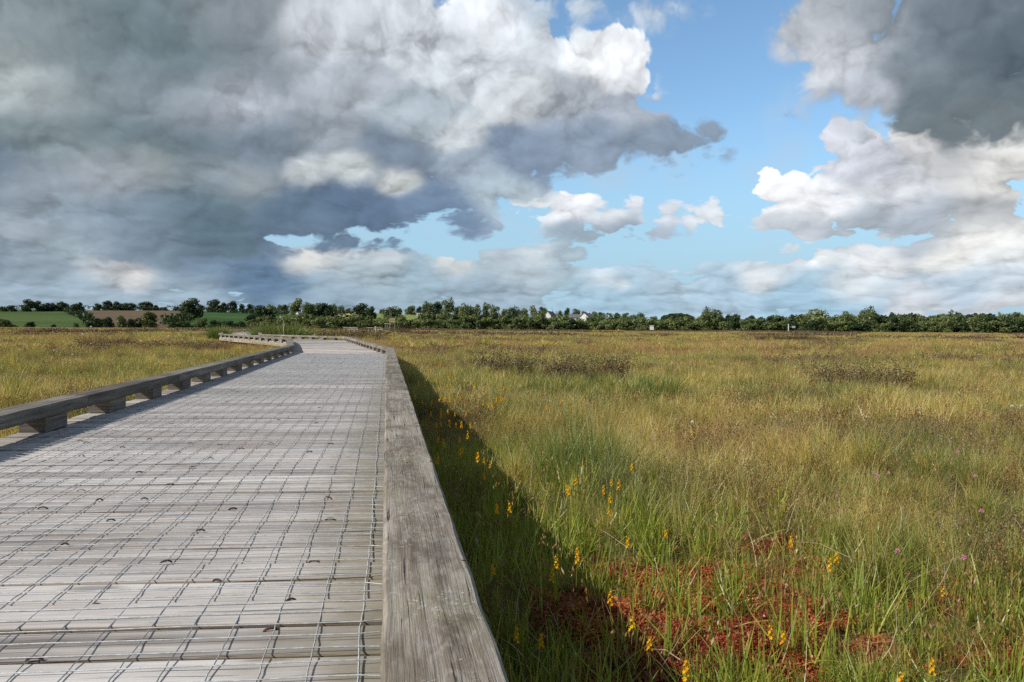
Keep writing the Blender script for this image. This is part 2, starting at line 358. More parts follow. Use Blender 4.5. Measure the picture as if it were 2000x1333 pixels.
def leafmat(name, ramp, trans=.35, patch=None, rough=.6, pscale=.35, pstr=.6, gloss=.04):
    """blade/leaf: 'grain'.x = random per blade, 'grain'.y = height along the blade 0..1"""
    m, N, o = mat(name)
    at = N.node('ShaderNodeAttribute', attribute_name='grain').outputs['Vector']
    sp = N.node('ShaderNodeSeparateXYZ'); N.put(sp.inputs[0], at)
    g = N.node('ShaderNodeNewGeometry').outputs['Position']
    rnd = N.node('ShaderNodeObjectInfo').outputs['Random']
    f = N.m('ADD', N.m('MULTIPLY', sp.outputs[0], .66), N.m('MULTIPLY', rnd, .34))
    if patch:
        a = N.noise(g, pscale, 4, .6); f = N.m('ADD', N.m('MULTIPLY', f, 1-pstr*.5), N.m('MULTIPLY', N.m('SUBTRACT', a, .38), pstr*1.6))
        b = N.noise(N.v('ADD', g, (31, 7, 0)), pscale*.22, 3, .6)
        f = N.m('ADD', f, N.m('MULTIPLY', N.m('SUBTRACT', b, .5), pstr*.8))
    c = N.ramp(f, ramp)
    if patch:
        c = N.mix(N.m('MULTIPLY', N.mr(sp.outputs[1], .55, 1.), .38), c, patch)   # bleached tips
    df = N.node('ShaderNodeBsdfDiffuse'); N.put(df.inputs[0], c)
    tr = N.node('ShaderNodeBsdfTranslucent'); N.put(tr.inputs[0], N.v('MULTIPLY', c, (1.15, 1.15, .6)))
    mx = N.node('ShaderNodeMixShader'); mx.inputs[0].default_value = trans
    N.l.new(df.outputs[0], mx.inputs[1]); N.l.new(tr.outputs[0], mx.inputs[2])
    gl = N.node('ShaderNodeBsdfGlossy'); gl.inputs['Roughness'].default_value = .45; gl.inputs[0].default_value = (1, 1, .9, 1)
    m2 = N.node('ShaderNodeMixShader'); m2.inputs[0].default_value = gloss
    N.l.new(mx.outputs[0], m2.inputs[1]); N.l.new(gl.outputs[0], m2.inputs[2])
    N.l.new(m2.outputs[0], o.inputs[0]); return m
SEDGE = [(.0, (0.0462, 0.0792, 0.01848)), (.20, (0.1188, 0.1584, 0.03432)), (.36, (0.3102, 0.3102, 0.0726)), (.50, (0.5016, 0.4158, 0.1254)), (.62, (0.6864, 0.5412, 0.2244)), (.76, (0.4752, 0.264, 0.0792)), (.92, (0.1584, 0.0858, 0.0396))]
M_SEDGE = leafmat('sedge_blades', SEDGE, .35, (.46, .36, .16), pscale=.55, pstr=1.0)
FARC = [(.0, (0.142, 0.1207, 0.03692)), (.22, (0.2911, 0.213, 0.06532)), (.45, (0.4402, 0.2982, 0.1022)), (.66, (0.5254, 0.3337, 0.1349)), (.84, (0.3692, 0.1917, 0.071)), (1., (0.1562, 0.0852, 0.0426))]
M_FARSEDGE = leafmat('far_sedge_blades', FARC, .35, (.34, .25, .11), pscale=.10, pstr=.8)
M_ASPH = leafmat('asphodel_leaves', [(0., (0.117, 0.169, 0.0286)), (.45, (0.273, 0.325, 0.0442)), (.75, (0.416, 0.416, 0.065)), (1., (0.546, 0.286, 0.091))], .4, (.36, .34, .08), pscale=.9, pstr=.3)
M_RUSHB = leafmat('rush_blades', [(0., (0.0625, 0.1125, 0.0225)), (.6, (0.1375, 0.2, 0.0425)), (1., (0.325, 0.3, 0.0875))], .3, (.36, .30, .12), pscale=.9, pstr=.2)
M_HEATH = leafmat('heather_sprigs', [(0., (0.0322, 0.0345, 0.0161)), (.5, (0.08625, 0.0598, 0.0299)), (1., (0.184, 0.1092, 0.06325))], .2, (.24, .14, .10), pscale=.7, pstr=.3)
M_HEATHD = leafmat('heather_clump_sprigs', [(0., (.030, .028, .013)), (.45, (.085, .058, .028)), (.8, (.17, .11, .06)), (1., (.24, .18, .11))], .2, None)
M_MOSS = leafmat('sphagnum_moss', [(0., (.10, .013, .009)), (.3, (.27, .040, .018)), (.6, (.46, .105, .028)), (.82, (.50, .22, .05)), (1., (.34, .34, .08))], .25, (.36, .10, .03), pscale=5., pstr=1.1)
M_DEAD = leafmat('dead_stems', [(0., (.20, .13, .075)), (.5, (.38, .29, .18)), (1., (.52, .44, .32))], .15, None)

def ground_mat():
    m, N, o = mat('bog_soil')
    g = N.node('ShaderNodeNewGeometry').outputs['Position']
    n1 = N.noise(g, 1.1, 6, .65); n2 = N.noise(g, 14., 5, .65); n3 = N.noise(N.v('ADD', g, (9, 3, 0)), .05, 5, .6)
    t = N.m('ADD', N.m('MULTIPLY', n1, .5), N.m('ADD', N.m('MULTIPLY', n2, .35), N.m('MULTIPLY', n3, .3)))
    c = N.ramp(t, [(.40, (.045, .042, .016)), (.52, (.10, .085, .03)), (.62, (.16, .125, .045)), (.74, (.21, .15, .06))])
    principled(N, o, c, .95, bump=n2, bd=.03, spec=.1); return m
def field_mat(name, c1, c2, rows=0., scale=.02):
    m, N, o = mat(name)
    g = N.node('ShaderNodeNewGeometry').outputs['Position']
    n = N.noise(g, scale, 5, .6); f = N.noise(g, .8, 4, .6)
    t = N.m('ADD', N.m('MULTIPLY', n, .7), N.m('MULTIPLY', f, .3))
    if rows:
        w = N.node('ShaderNodeTexWave'); N.put(w.inputs['Vector'], g); w.inputs['Scale'].default_value = rows; w.inputs['Distortion'].default_value = 2.
        t = N.m('ADD', N.m('MULTIPLY', t, .8), N.m('MULTIPLY', w.outputs[0], .12))
    principled(N, o, N.mix(N.mr(t, .38, .62), c1, c2), .95, bump=f, bd=.2, spec=.1); return m
M_SOIL = ground_mat()
M_FIELDS = [M_SOIL,
    field_mat('pasture_green', (.050, .085, .022), (.085, .125, .034)),
    field_mat('bare_field', (.115, .085, .052), (.165, .120, .075), .05),
    field_mat('hill_meadow', (.030, .075, .018), (.055, .110, .028)),
    field_mat('stubble_field', (.42, .34, .13), (.52, .43, .19), .1),
    field_mat('light_meadow', (.15, .20, .045), (.23, .27, .075)),
    field_mat('scrub_ground', (.035, .055, .018), (.06, .08, .028))]

# ------------------------------------------------------------------ ground and hills
R_BOG, R_H0, R_H1 = 205., 238., 640.
SKY_G = [(-600,604),(0,606),(120,607),(220,606),(350,605),(450,608),(560,612),(650,611),(740,610),(830,613),(920,618),(1000,621),(1100,620),(1200,622),(1300,630),(1500,634),(2000,638),(2600,640)]
def crest_y(x):
    for (a, ya), (b, yb) in zip(SKY_G, SKY_G[1:]):
        if x <= b or b == 2600: return ya + (yb-ya)*min(1, max(0, (x-a)/(b-a)))
    return 606
def az_px(a):                          # photo column of a ground azimuth (radians)
    a = max(-radians(40), min(radians(55), a))
    d = Vector((sin(a), cos(a), 0)); return 1000 + F*d.dot(CR)/d.dot(CF)
def horizon_y(x): return 636.02 + (x-754)*.00594
CREST = []
for k in range(-110, 111):
    a = radians(k*.6); x = max(-600, min(2600, az_px(a)))
    CREST.append(max(.5, (horizon_y(x)-crest_y(x))/F*R_H1*.98))
def crest_z(a):
    q = degrees(a)/.6+110; q = max(0, min(219.99, q)); i = int(q); f = q-i
    return CREST[i]*(1-f)+CREST[i+1]*f
def S(t): t = max(0., min(1., t)); return t*t*(3-2*t)
def hum(x, y):
    return .10*mn.noise(Vector((x*.5, y*.5, 3.1))) + .10*max(0., mn.noise(Vector((x*1.3, y*1.3, 8.)))) + .02*mn.noise(Vector((x*4, y*4, 1.)))
def gz(x, y):
    r = sqrt(x*x+y*y); z = 0.
    if r < 60: z += hum(x, y)*(1 if r < 40 else (60-r)/20)
    if r > R_H0:
        a = atan2(x, y); h = crest_z(a)
        t = (r-R_H0)/(R_H1-R_H0)
        z += HC*0 + h*(t if t < 1 else 1-.25*min(1.5, t-1))**1. + h*.04*sin(t*9+a*20)*(1 if t < 1 else 0)
    return z
def ground():
    azs = [radians(a) for a in np.concatenate([np.arange(-180, -32, 4), np.arange(-32, 50, .2), np.arange(50, 180, 4)])]
    rs = [.25*1.045**k for k in range(400)]; rs = [r for r in rs if r < 90]
    rs += list(np.arange(92, 240, 6)) + list(np.arange(240, 660, 9)) + [700, 800, 1000, 1400, 2000, 3500, 6000]
    V = [(0, 0, gz(0, 0))]; Fc = []; MI = []
    n = len(azs)
    for r in rs:
        for a in azs: x, y = r*sin(a), r*cos(a); V.append((x, y, gz(x, y)))
    for j in range(n): Fc.append((0, 1+j, 1+(j+1) % n)); MI.append(0)
    for i in range(len(rs)-1):
        for j in range(n):
            k = (j+1) % n; Fc.append((1+i*n+j, 1+(i+1)*n+j, 1+(i+1)*n+k, 1+i*n+k))
            r = (rs[i]+rs[i+1])/2
            if r < R_BOG: MI.append(0); continue
            x = az_px(azs[j]); t = (r-R_H0)/(R_H1-R_H0)
            mi = 6
            if r > R_H1+20: mi = 5 if x > 600 else 3
            elif x < 120+58*(1-t): mi = 1
            elif x < 335+20*t: mi = 2
            elif x < 640: mi = 3
            elif 640 < x < 700: mi = 4 if t > .52 else 6
            elif 700 <= x < 850: mi = 5 if t > .35 else 6
            elif 990 < x < 1260: mi = 5 if t > .5 else 6
            else: mi = 6 if t < .6 else 5
            MI.append(mi)
    me = bpy.data.meshes.new('ground'); me.from_pydata(V, [], Fc)
    for m in M_FIELDS: me.materials.append(m)
    me.polygons.foreach_set('material_index', MI); me.polygons.foreach_set('use_smooth', [True]*len(Fc)); me.update()
    o = bpy.data.objects.new('ground', me); link(o, kind='structure')
    o['label'] = 'flat peat bog running out to low green hills'
ground()

# ------------------------------------------------------------------ boardwalk
ZD, ZR, TB, WB = .40, .57, .077, .17
LEFT = [(-1.99, -3.), (-1.97, 8.4), (-2.0, 11.), (-2.13, 19.9), (-2.96, 27.4), (-3.55, 31.8), (-5.6, 37.3), (-8.5, 45.1), (-11.4, 62.), (-12.1, 76.)]
RIGHT = [(0., -3.), (0., 8.4), (0., 11.), (0.01, 17.9), (-.95, 27.6), (-1.71, 35.2), (-4.28, 39.7), (-6.4, 43.6), (-9.2, 62.), (-9.9, 76.)]
def build_walk():
    root = empty('boardwalk', (-1, 0, 0), label='long grey timber boardwalk with low kerb rails and wire mesh crossing the bog', cat='boardwalk')
    off = Vector((1, 0, 0))                            # children are built in world metres
    # ---- deck planks
    d = MB(); pitch = .1625; sk = tan(radians(4.3))
    v2 = lambda p: Vector((p[0], p[1], 0))
    for s in range(len(LEFT)-1):
        l0, l1, r0, r1 = v2(LEFT[s]), v2(LEFT[s+1]), v2(RIGHT[s]), v2(RIGHT[s+1])
        out = lambda a, b, w: (a-b).normalized()*w
        n = max(1, round(((l1-l0).length+(r1-r0).length)/2/pitch)); pc = ((l1-l0).length+(r1-r0).length)/2/n
        for k in range(n):
            f0, f1 = k/n, (k+1)/n
            gap = (random.uniform(.010, .016) if random.random() < .75 else random.uniform(.017, .024))/pc/n
            a0, a1 = l0.lerp(l1, f0+gap/2), l0.lerp(l1, f1-gap/2); b0, b1 = r0.lerp(r1, f0+gap/2), r0.lerp(r1, f1-gap/2)
            w = random.uniform(.16, .185); skv = Vector((0, sk, 0))
            a0 = a0+out(a0, b0, w)+skv; a1 = a1+out(a1, b1, w)+skv; b0 = b0+out(b0, a0, w-.01)-skv; b1 = b1+out(b1, a1, w-.01)-skv
            zj = random.gauss(0, .0016); rd = random.random(); th = .032
            m = 14 if (s < 2) else 5 if s < 4 else 2
            ln = (b0-a0).length; rows = []; grs = []; bw = (a1-a0).length; by = .005
            j1, j2 = random.gauss(0, .0015), random.gauss(0, .0015); ph = random.uniform(0, 6)
            for q in range(m+1):
                t = q/m; p0, p1 = a0.lerp(b0, t), a1.lerp(b1, t); e = (p1-p0).normalized()
                w0 = .002*sin(ph+t*9)+random.gauss(0, .0009) if m > 5 else 0; w1 = .002*sin(ph*2+t*11)+random.gauss(0, .0009) if m > 5 else 0
                p0 = p0+e*w0; p1 = p1+e*w1
                zz = ZD+zj+.0015*sin(ph+t*5); z = lambda p, h: Vector((p.x, p.y, zz+h))
                cup = random.gauss(0, .0004)
                rows.append([z(p0, -th), z(p0, -by), z(p0+e*by, j1), z((p0+p1)/2, cup), z(p1-e*by, j2), z(p1, -by), z(p1, -th)])
                x = t*ln; grs.append([(x, -.06, rd), (x, -.01, rd), (x, 0, rd), (x, bw/2, rd), (x, bw, rd), (x, bw+.01, rd), (x, bw+.06, rd)])
            rows = [[p+off for p in r] for r in rows]
            d.grid(rows, grs)
            d.quad([rows[0][i] for i in range(7)], [(0.01*i, .02*i, rd) for i in range(7)])
            d.quad([rows[-1][i] for i in reversed(range(7))], [(0.01*i, .02*i, rd) for i in range(7)])
    d.obj('deck', M_DECK, parent=root)
    # ---- rails: beams of real length on spacer blocks
    def rail(line, side, cuts, blockpitch=1.15):
        P = [v2(p) for p in line]
        # cumulative length
        L = [0]
        for a, b in zip(P, P[1:]): L.append(L[-1]+(b-a).length)
        def pos(s):
            for i in range(len(P)-1):
                if s <= L[i+1] or i == len(P)-2:
                    return P[i].lerp(P[i+1], (s-L[i])/(L[i+1]-L[i])), (P[i+1]-P[i]).normalized()
        def outv(t): return Vector((-t.y, t.x, 0))*side
        # mitred outer line points at polyline corners
        marks = sorted(set([0, L[-1]]+[s for s in L]+[s for s in cuts if s < L[-1]]))
        marks = [m for i, m in enumerate(marks) if i == 0 or m-marks[i-1] > .3]
        beams = []
        def outer(s):
            i = min(range(len(L)), key=lambda q: abs(L[q]-s))
            if abs(L[i]-s) < 1e-4 and 0 < i < len(L)-1:
                t1, t2 = (P[i]-P[i-1]).normalized(), (P[i+1]-P[i]).normalized(); b = outv(t1)+outv(t2); b.normalize()
                return b*(WB/max(.4, b.dot(outv(t1))))
            return outv(pos(min(L[-1], max(0, s)))[1])*WB
        for s0, s1 in zip(marks, marks[1:]):
            p0, p1 = pos(s0+1e-6)[0], pos(s1-1e-6)[0]; o0, o1 = outer(s0), outer(s1)
            t = (p1-p0).normalized(); ln = (p1-p0).length; m = max(2, int(ln/.16)) if s0 < 14 else max(1, int(ln/1.))
            jx, jz = random.gauss(0, .003), random.gauss(0, .002); rd = random.random(); b = .006
            mb = MB(); rows = []; grs = []
            for q in range(m+1):
                f = q/m; e = .0035 if q == 0 else -.0035 if q == m else 0
                p = p0.lerp(p1, f)+t*e; o = o0.lerp(o1, f); ou = o.normalized(); w = o.length
                g = lambda: random.gauss(0, .0011)
                zt = ZR+jz+.002*sin(f*ln*1.3+rd*9); zb = ZR-TB+jz*.3
                def c(u, z): return Vector((p.x+ou.x*(u+jx), p.y+ou.y*(u+jx), z))
                bb = b*random.uniform(.6, 1.5)
                rows.append([c(g(), zb+b), c(g(), zt-bb), c(bb, zt+g()*.5), c(w*.5, zt+g()*.6+.001), c(w-bb, zt+g()*.5), c(w+g(), zt-bb), c(w+g(), zb+b), c(w-b, zb), c(b, zb)])
                x = f*ln; grs.append([(x, -.077, rd), (x, -.01, rd), (x, 0, rd), (x, w/2, rd), (x, w, rd), (x, w+.01, rd), (x, w+.077, rd), (x, w+.09, rd), (x, w+.25, rd)])
            rows = [[p+off for p in r] for r in rows]
            if side < 0: rows = [list(reversed(r)) for r in rows]; grs = [list(reversed(r)) for r in grs]
            mb.grid(rows, grs, closed=True)
            mb.quad(rows[0][::-1], [(.3+.2*p[1], p[1], rd) for p in grs[0]][::-1]); mb.quad(rows[-1], [(.5+.2*p[1], p[1], rd) for p in grs[-1]])
            beams.append((s0, s1, mb.obj('kerb_rail', M_RAILSHADE if side > 0 and s0 < 22 else M_RAIL, parent=root)))
        # spacer blocks (each a sub-part of the beam it carries)
        s = .55
        while s < L[-1]-.2:
            if s < 60 and not (side < 0 and 3 < s < 11.5 and False):
                ln = random.choice([.22, .28, .34, .38])
                p, t = pos(s); o = outv(t)
                bm = next((b for a, c_, b in beams if a <= s <= c_), beams[-1][2])
                R = Matrix((t, Vector((-t.y, t.x, 0)), Vector((0, 0, 1)))).transposed()
                hb = (ZR-TB-ZD-.004)/2
                mb = MB(); mb.box(p+o*(WB/2+.004)+Vector((1, 0, ZD+.003+hb)), ln/2, WB/2-.012, hb-.001, R, random.random())
                mb.obj('spacer_block', M_BLOCK, parent=bm)
            s += blockpitch*random.uniform(.93, 1.07)
        # outside fascia joist under the deck ends
        mb = MB(); rd = random.random()
        for i in range(len(P)-1):
            p0, p1 = P[i], P[i+1]; t = (p1-p0).normalized(); o = outv(t)
            R = Matrix((t, Vector((-t.y, t.x, 0)), Vector((0, 0, 1)))).transposed()
            mb.box((p0+p1)/2+o*.12+Vector((1, 0, ZD-.034-.075)), (p1-p0).length/2-.03, .022, .072, R, random.random())
            if i < 7:
                mb.box((p0+p1)/2-o*.75+Vector((1, 0, ZD-.034-.075)), (p1-p0).length/2-.03, .022, .072, R, random.random())
        mb.obj('edge_joist', M_FASCIA, parent=root)
        s = 1.2
        while s < 55:
            p, t = pos(s); o = outv(t); mb = MB()
            q = p+o*.045; mb.box(Vector((q.x+1, q.y, (ZD-.036-.12)/2)), .05, .05, (ZD-.036+.12)/2, None, random.random())
            mb.obj('support_post', M_FASCIA, parent=root); s += 2.4
    rail(LEFT, 1, [2.2, 5.9, 8.9, 11.4, 13.9, 15.7, 18.2, 20.6, 26, 29, 33, 39, 44, 50])
    rail(RIGHT, -1, [9.12, 14.6, 18, 24, 27, 31, 34, 40, 45])
    # ---- nails sunk in the near kerb
    kr = [o for o in root.children if o.name.startswith('kerb_rail') and o.data.vertices[0].co.x > .9]
    for px, py in ((802,1164),(876,1196),(885,1138),(859,1193),(800,1113),(795,905),(842,903),(790,830),(815,833),(905,1098)):
        c = gp(px, py, ZR); mb = MB(); z = ZR+.0035
        mb.tube([(c.x+1, c.y, z-.012), (c.x+1, c.y, z-.0005), (c.x+1, c.y, z)], [.0045, .0045, .0035], 9); mb.obj('nail', M_RUST, True, parent=root)
    # ---- wire mesh
    wm = MB(); zf = lambda x, y: ZD+.0045+.003*mn.noise(Vector((x*5, y*5, 0)))+.004*mn.noise(Vector((x*1.3, y*1.3, 4)))
    def bump(x, y): return max(.0035+ZD, zf(x, y))
    nx = [-.045-.0905*k for k in range(0, 22)]
    ys = [.6+.0695*k for k in range(int(18.6/.0695))]
    wx = lambda x, y: x + .011*mn.noise(Vector((x*3, y*.9, 7))) + .0035*mn.noise(Vector((x*9, y*6, 2)))
    wy = lambda x, y: y - (x+1)*.045 + .010*mn.noise(Vector((x*1.2, y*3, 17)))
    for k, x0 in enumerate(nx):
        pts = []
        for y in ys:
            X = wx(x0, y); X = min(X, -.012)
            pts.append(Vector((X+1, wy(x0, y), bump(X, y))))
            if y < 6:                                      # twisted pair look: little jog between knots
                pts.append(Vector((X+1+random.choice((-1, 1))*.0011, wy(x0, y)+.035, bump(X, y+.035)+.001)))
        wm.tube(pts, .0016 if k else .002, 4, caps=False)
    for y in ys:
        pts = []
        for j in range(-1, len(nx)):
            x0 = nx[j] if j >= 0 else -.004
            X = wx(x0, y)
            e = random.gauss(0, .008) if j == -1 else 0
            pts.append(Vector((min(X, -.003)+1, wy(x0, y)+e, bump(X, y)+.003)))
        wm.tube(pts, .00135, 4, caps=False)
    wm.obj('wire_mesh', M_WIRE, parent=root)
    # ---- staples
    near = [(520,920),(185,1210),(1172,788),(895,690),(597,462),(350,600),(230,400),(85,250),(778,348),(915,268),(1035,182),(960,96),(1133,128),(1025,48),(1300,76),
            (1255,400),(1082,525),(272,175),(440,115),(343,92),(258,64),(465,45),(660,70),(437,300),(115,112),(28,140),(805,25),(750,205)]
    near = [(x/2.76, 850+y/2.76) for x, y in near] + [(500+x/3.48, 950+y/3.48) for x, y in [(100,980),(235,790),(395,515),(503,225),(490,90)]]
    spots = [gp(x, y, ZD) for x, y in near]
    y = 2.9
    while y < 19.5:
        for k in range(random.choice((1, 2, 2, 3))):
            x = -random.uniform(.12, 1.85); spots.append(Vector((x, y+random.uniform(-.1, .1), ZD)))
        y += .33
    spots = [s for i, s in enumerate(spots) if i < 33 or s.y > 3.3 or s.x < -1.]
    def staple(mb, c, a, w, h):
        pts = []
        for q in range(9):
            t = pi*q/8; pts.append(Vector((c.x+1+cos(a)*cos(t)*w/2, c.y+sin(a)*cos(t)*w/2, c.z-.002+h*sin(t))))
        mb.tube(pts, .0026, 6)
    spots.sort(key=lambda s: s.y)
    for s in spots[:96]:
        mb = MB(); staple(mb, s, random.uniform(-.5, .5), random.uniform(.024, .033), random.uniform(.005, .012)); mb.obj('staple', M_RUST, True, parent=root)
    mb = MB()
    for s in spots[96:]: staple(mb, s, random.uniform(-.5, .5), .04, .014)
    if spots[96:]:
        o = mb.obj('staple', M_RUST, True, parent=root); o['kind'] = 'stuff'
    return root
build_walk()
def walk_dist(x, y):
    """signed gap to the boardwalk's outline: negative on it"""
    for line in (0,):
        best = None
        if y < -3: return 5
        for (a, b), (c, d) in zip(zip(LEFT, LEFT[1:]), zip(RIGHT, RIGHT[1:])):
            ya0, ya1 = min(a[1], c[1]), max(b[1], d[1])
            if ya0-.3 <= y <= ya1+.3:
                def at_(p, q):
                    f = (y-p[1])/(q[1]-p[1]) if q[1] != p[1] else 0
                    f = max(0, min(1, f)); return p[0]+(q[0]-p[0])*f
                lx, rx = at_(a, b)-.2, at_(c, d)+.2
                g = max(lx-x, x-rx)
                best = g if best is None else min(best, g)
        return 5 if best is None else best

# ------------------------------------------------------------------ grass
def blades_mesh(name, m, n, rad, h0, h1, w, lean=.35, segs=3, droop=.5, seed=0, flat=False):
    R = random.Random(seed); mb = MB()
    for k in range(n):
        a = R.uniform(0, 2*pi); q = rad*sqrt(R.random()); bx, by = q*cos(a), q*sin(a)
        h = R.uniform(h0, h1); d = R.uniform(0, 2*pi) if R.random() < .6 else a
        ln = R.gauss(0, lean)+.08; dr = R.uniform(.1, 1)*droop; fa = R.uniform(0, pi); rd = R.random()
        L = []; Rr = []; g = []
        px, pz, ang = 0., 0., ln
        for s in range(segs+1):
            t = s/segs; ww = w*(1-t)**.7*.5 if s < segs else 0
            x = bx+cos(d)*px; y = by+sin(d)*px
            L.append((x-cos(fa)*ww, y-sin(fa)*ww, pz)); Rr.append((x+cos(fa)*ww, y+sin(fa)*ww, pz)); g.append((rd, t, 0))
            ang += dr*.9/segs*(1+t); px += sin(ang)*h/segs; pz += cos(ang)*h/segs
        i = len(mb.v)
        for s in range(segs+1):
            mb.v.append(L[s]); mb.g.append(g[s])
            if s < segs: mb.v.append(Rr[s]); mb.g.append(g[s])
        for s in range(segs-1): mb.f.append((i+2*s, i+2*s+1, i+2*s+3, i+2*s+2)); mb.mi.append(0)
        mb.f.append((i+2*segs-2, i+2*segs-1, i+2*segs)); mb.mi.append(0)
    return mb.mesh(name, m)
def sprig_mesh(name, m, n, rad, h0, h1, leaf, seed=0, per=16):
    """twiggy heather: stems beset with tiny leaves"""
    R = random.Random(seed); mb = MB()
    for k in range(n):
        a = R.uniform(0, 2*pi); q = rad*sqrt(R.random()); b = Vector((q*cos(a), q*sin(a), 0)); h = R.uniform(h0, h1); rd = R.random()
        tip = b+Vector((cos(a)*h*R.uniform(.1, .6), sin(a)*h*R.uniform(.1, .6), h))
        for s in range(per):
            t = (s+.6)/per; c = b.lerp(tip, t)+Vector((R.gauss(0, 1), R.gauss(0, 1), R.gauss(0, 1)))*leaf*.8
            v1 = Vector((R.gauss(0, 1), R.gauss(0, 1), R.gauss(.6, 1))).normalized()*leaf; v2_ = v1.cross(Vector((R.gauss(0, 1), R.gauss(0, 1), R.gauss(0, 1)))).normalized()*leaf*.45
            mb.quad([c-v1, c+v2_, c+v1, c-v2_], [(rd*.7+R.random()*.3, t, 0)]*4)
    return mb.mesh(name, m)
def star_mesh(name, m, seed):
    R = random.Random(seed); mb = MB()
    for k in range(26):
        c = Vector((R.gauss(0, .028), R.gauss(0, .028), R.uniform(0, .012))); rd = R.random()
        for j in range(7):
            a = j*2*pi/7+R.uniform(-.3, .3); l = R.uniform(.006, .011); u = Vector((cos(a), sin(a), R.uniform(.1, .9))).normalized()*l; s = Vector((-sin(a), cos(a), 0))*l*.28
            mb.quad([c, c+u*.5+s, c+u, c+u*.5-s], [(rd, .4, 0)]*4)
    return mb.mesh(name, m)
def scatter(name, meshes, pts, label):
    """one stuff object: points that carry instances of the given tuft meshes"""
    c = bpy.data.collections.new(name+'_source')
    for i, me in enumerate(meshes):
        o = bpy.data.objects.new('%s_source_%02d' % (name, i), me); c.objects.link(o)
    me = bpy.data.meshes.new(name); me.from_pydata([p[0] for p in pts], [], [])
    n = len(pts)
    a = me.attributes.new('pick', 'INT', 'POINT'); a.data.foreach_set('value', [p[1] for p in pts])
    a = me.attributes.new('rot', 'FLOAT_VECTOR', 'POINT'); a.data.foreach_set('vector', np.array([p[2] for p in pts], dtype=np.float32).ravel())
    a = me.attributes.new('size', 'FLOAT_VECTOR', 'POINT'); a.data.foreach_set('vector', np.array([p[3] for p in pts], dtype=np.float32).ravel())
    o = bpy.data.objects.new(name, me); link(o, kind='stuff'); o['label'] = label
    ng = bpy.data.node_groups.new(name+'_scatter', 'GeometryNodeTree')
    ng.interface.new_socket('Geometry', in_out='INPUT', socket_type='NodeSocketGeometry')
    ng.interface.new_socket('Geometry', in_out='OUTPUT', socket_type='NodeSocketGeometry')
    gi = ng.nodes.new('NodeGroupInput'); go = ng.nodes.new('NodeGroupOutput')
    ip = ng.nodes.new('GeometryNodeInstanceOnPoints'); ci = ng.nodes.new('GeometryNodeCollectionInfo')
    ci.inputs['Collection'].default_value = c; ci.inputs['Separate Children'].default_value = True; ci.inputs['Reset Children'].default_value = True
    def na(nm, dt):
        q = ng.nodes.new('GeometryNodeInputNamedAttribute'); q.data_type = dt; q.inputs['Name'].default_value = nm; return q.outputs['Attribute']
    er = ng.nodes.new('FunctionNodeEulerToRotation')
    ng.links.new(na('rot', 'FLOAT_VECTOR'), er.inputs[0]); ng.links.new(er.outputs[0], ip.inputs['Rotation'])
    ng.links.new(na('size', 'FLOAT_VECTOR'), ip.inputs['Scale']); ng.links.new(na('pick', 'INT'), ip.inputs['Instance Index'])
    ip.inputs['Pick Instance'].default_value = True
    ng.links.new(gi.outputs[0], ip.inputs['Points']); ng.links.new(ci.outputs[0], ip.inputs['Instance']); ng.links.new(ip.outputs[0], go.inputs[0])
    md = o.modifiers.new('scatter', 'NODES'); md.node_group = ng
    return o
MOSS = [(1420,1150,.42,.20),(1300,1125,.26,.12),(1230,1210,.30,.16),(1560,1105,.24,.10),(1550,1215,.22,.12),(1300,1260,.30,.12),(1180,1110,.16,.08),(1460,1270,.24,.10),
        (1680,1090,.10,.07),(1120,1230,.22,.12),(1880,1180,.2,.1),(1500,1060,.2,.07),(1720,1280,.16,.08),(1950,1290,.2,.1),(1430,1190,.3,.1),(1380,1320,.3,.14),(1520,1310,.2,.1),(1250,1320,.24,.1)]
MOSSG = [(gp(x, y, .03), rx*.74, ry*1.5) for x, y, rx, ry in MOSS]
def mossf(x, y):
    b = 0
    for p, rx, ry in MOSSG:
        d = ((x-p.x)/rx)**2+((y-p.y)/ry)**2
        if d < 2.5: b = max(b, 1.1-d+1.6*mn.noise(Vector((x*5, y*5, 0))))
    return b
def sector(r0, r1, n, a0=-40, a1=52):
    for _ in range(n):
        a = radians(random.uniform(a0, a1)); r = sqrt(random.uniform(r0*r0, r1*r1)); yield r*sin(a), r*cos(a), r
def hf(x, y): return .5+.5*mn.noise(Vector((x*.45, y*.45, 20.)))+.25*mn.noise(Vector((x*1.5, y*1.5, 4.)))
nearS = [blades_mesh('sedge', M_SEDGE, 80, .12, .07, .27, .0036, .85, 4, 1.4, 10+i) for i in range(5)] + \
        [blades_mesh('sedge', M_SEDGE, 80, .05, .16, .36, .0026, .45, 4, .8, 30+i) for i in range(4)]
midS = [blades_mesh('sedge_mid', M_SEDGE, 80, .24, .09, .30, .0072, .6, 3, 1.1, 50+i) for i in range(3)] + [blades_mesh('sedge_mid', M_SEDGE, 80, .09, .16, .36, .0065, .5, 3, .9, 55+i) for i in range(3)]
farS = [blades_mesh('sedge_far', M_FARSEDGE, 80, .55, .13, .30, .018, .5, 2, .8, 70+i) for i in range(5)]
vfarS = [blades_mesh('sedge_vfar', M_FARSEDGE, 90, 1.5, .14, .32, .05, .6, 2, .8, 90+i) for i in range(4)]
def rz(): return random.uniform(0, 2*pi)
pts = []
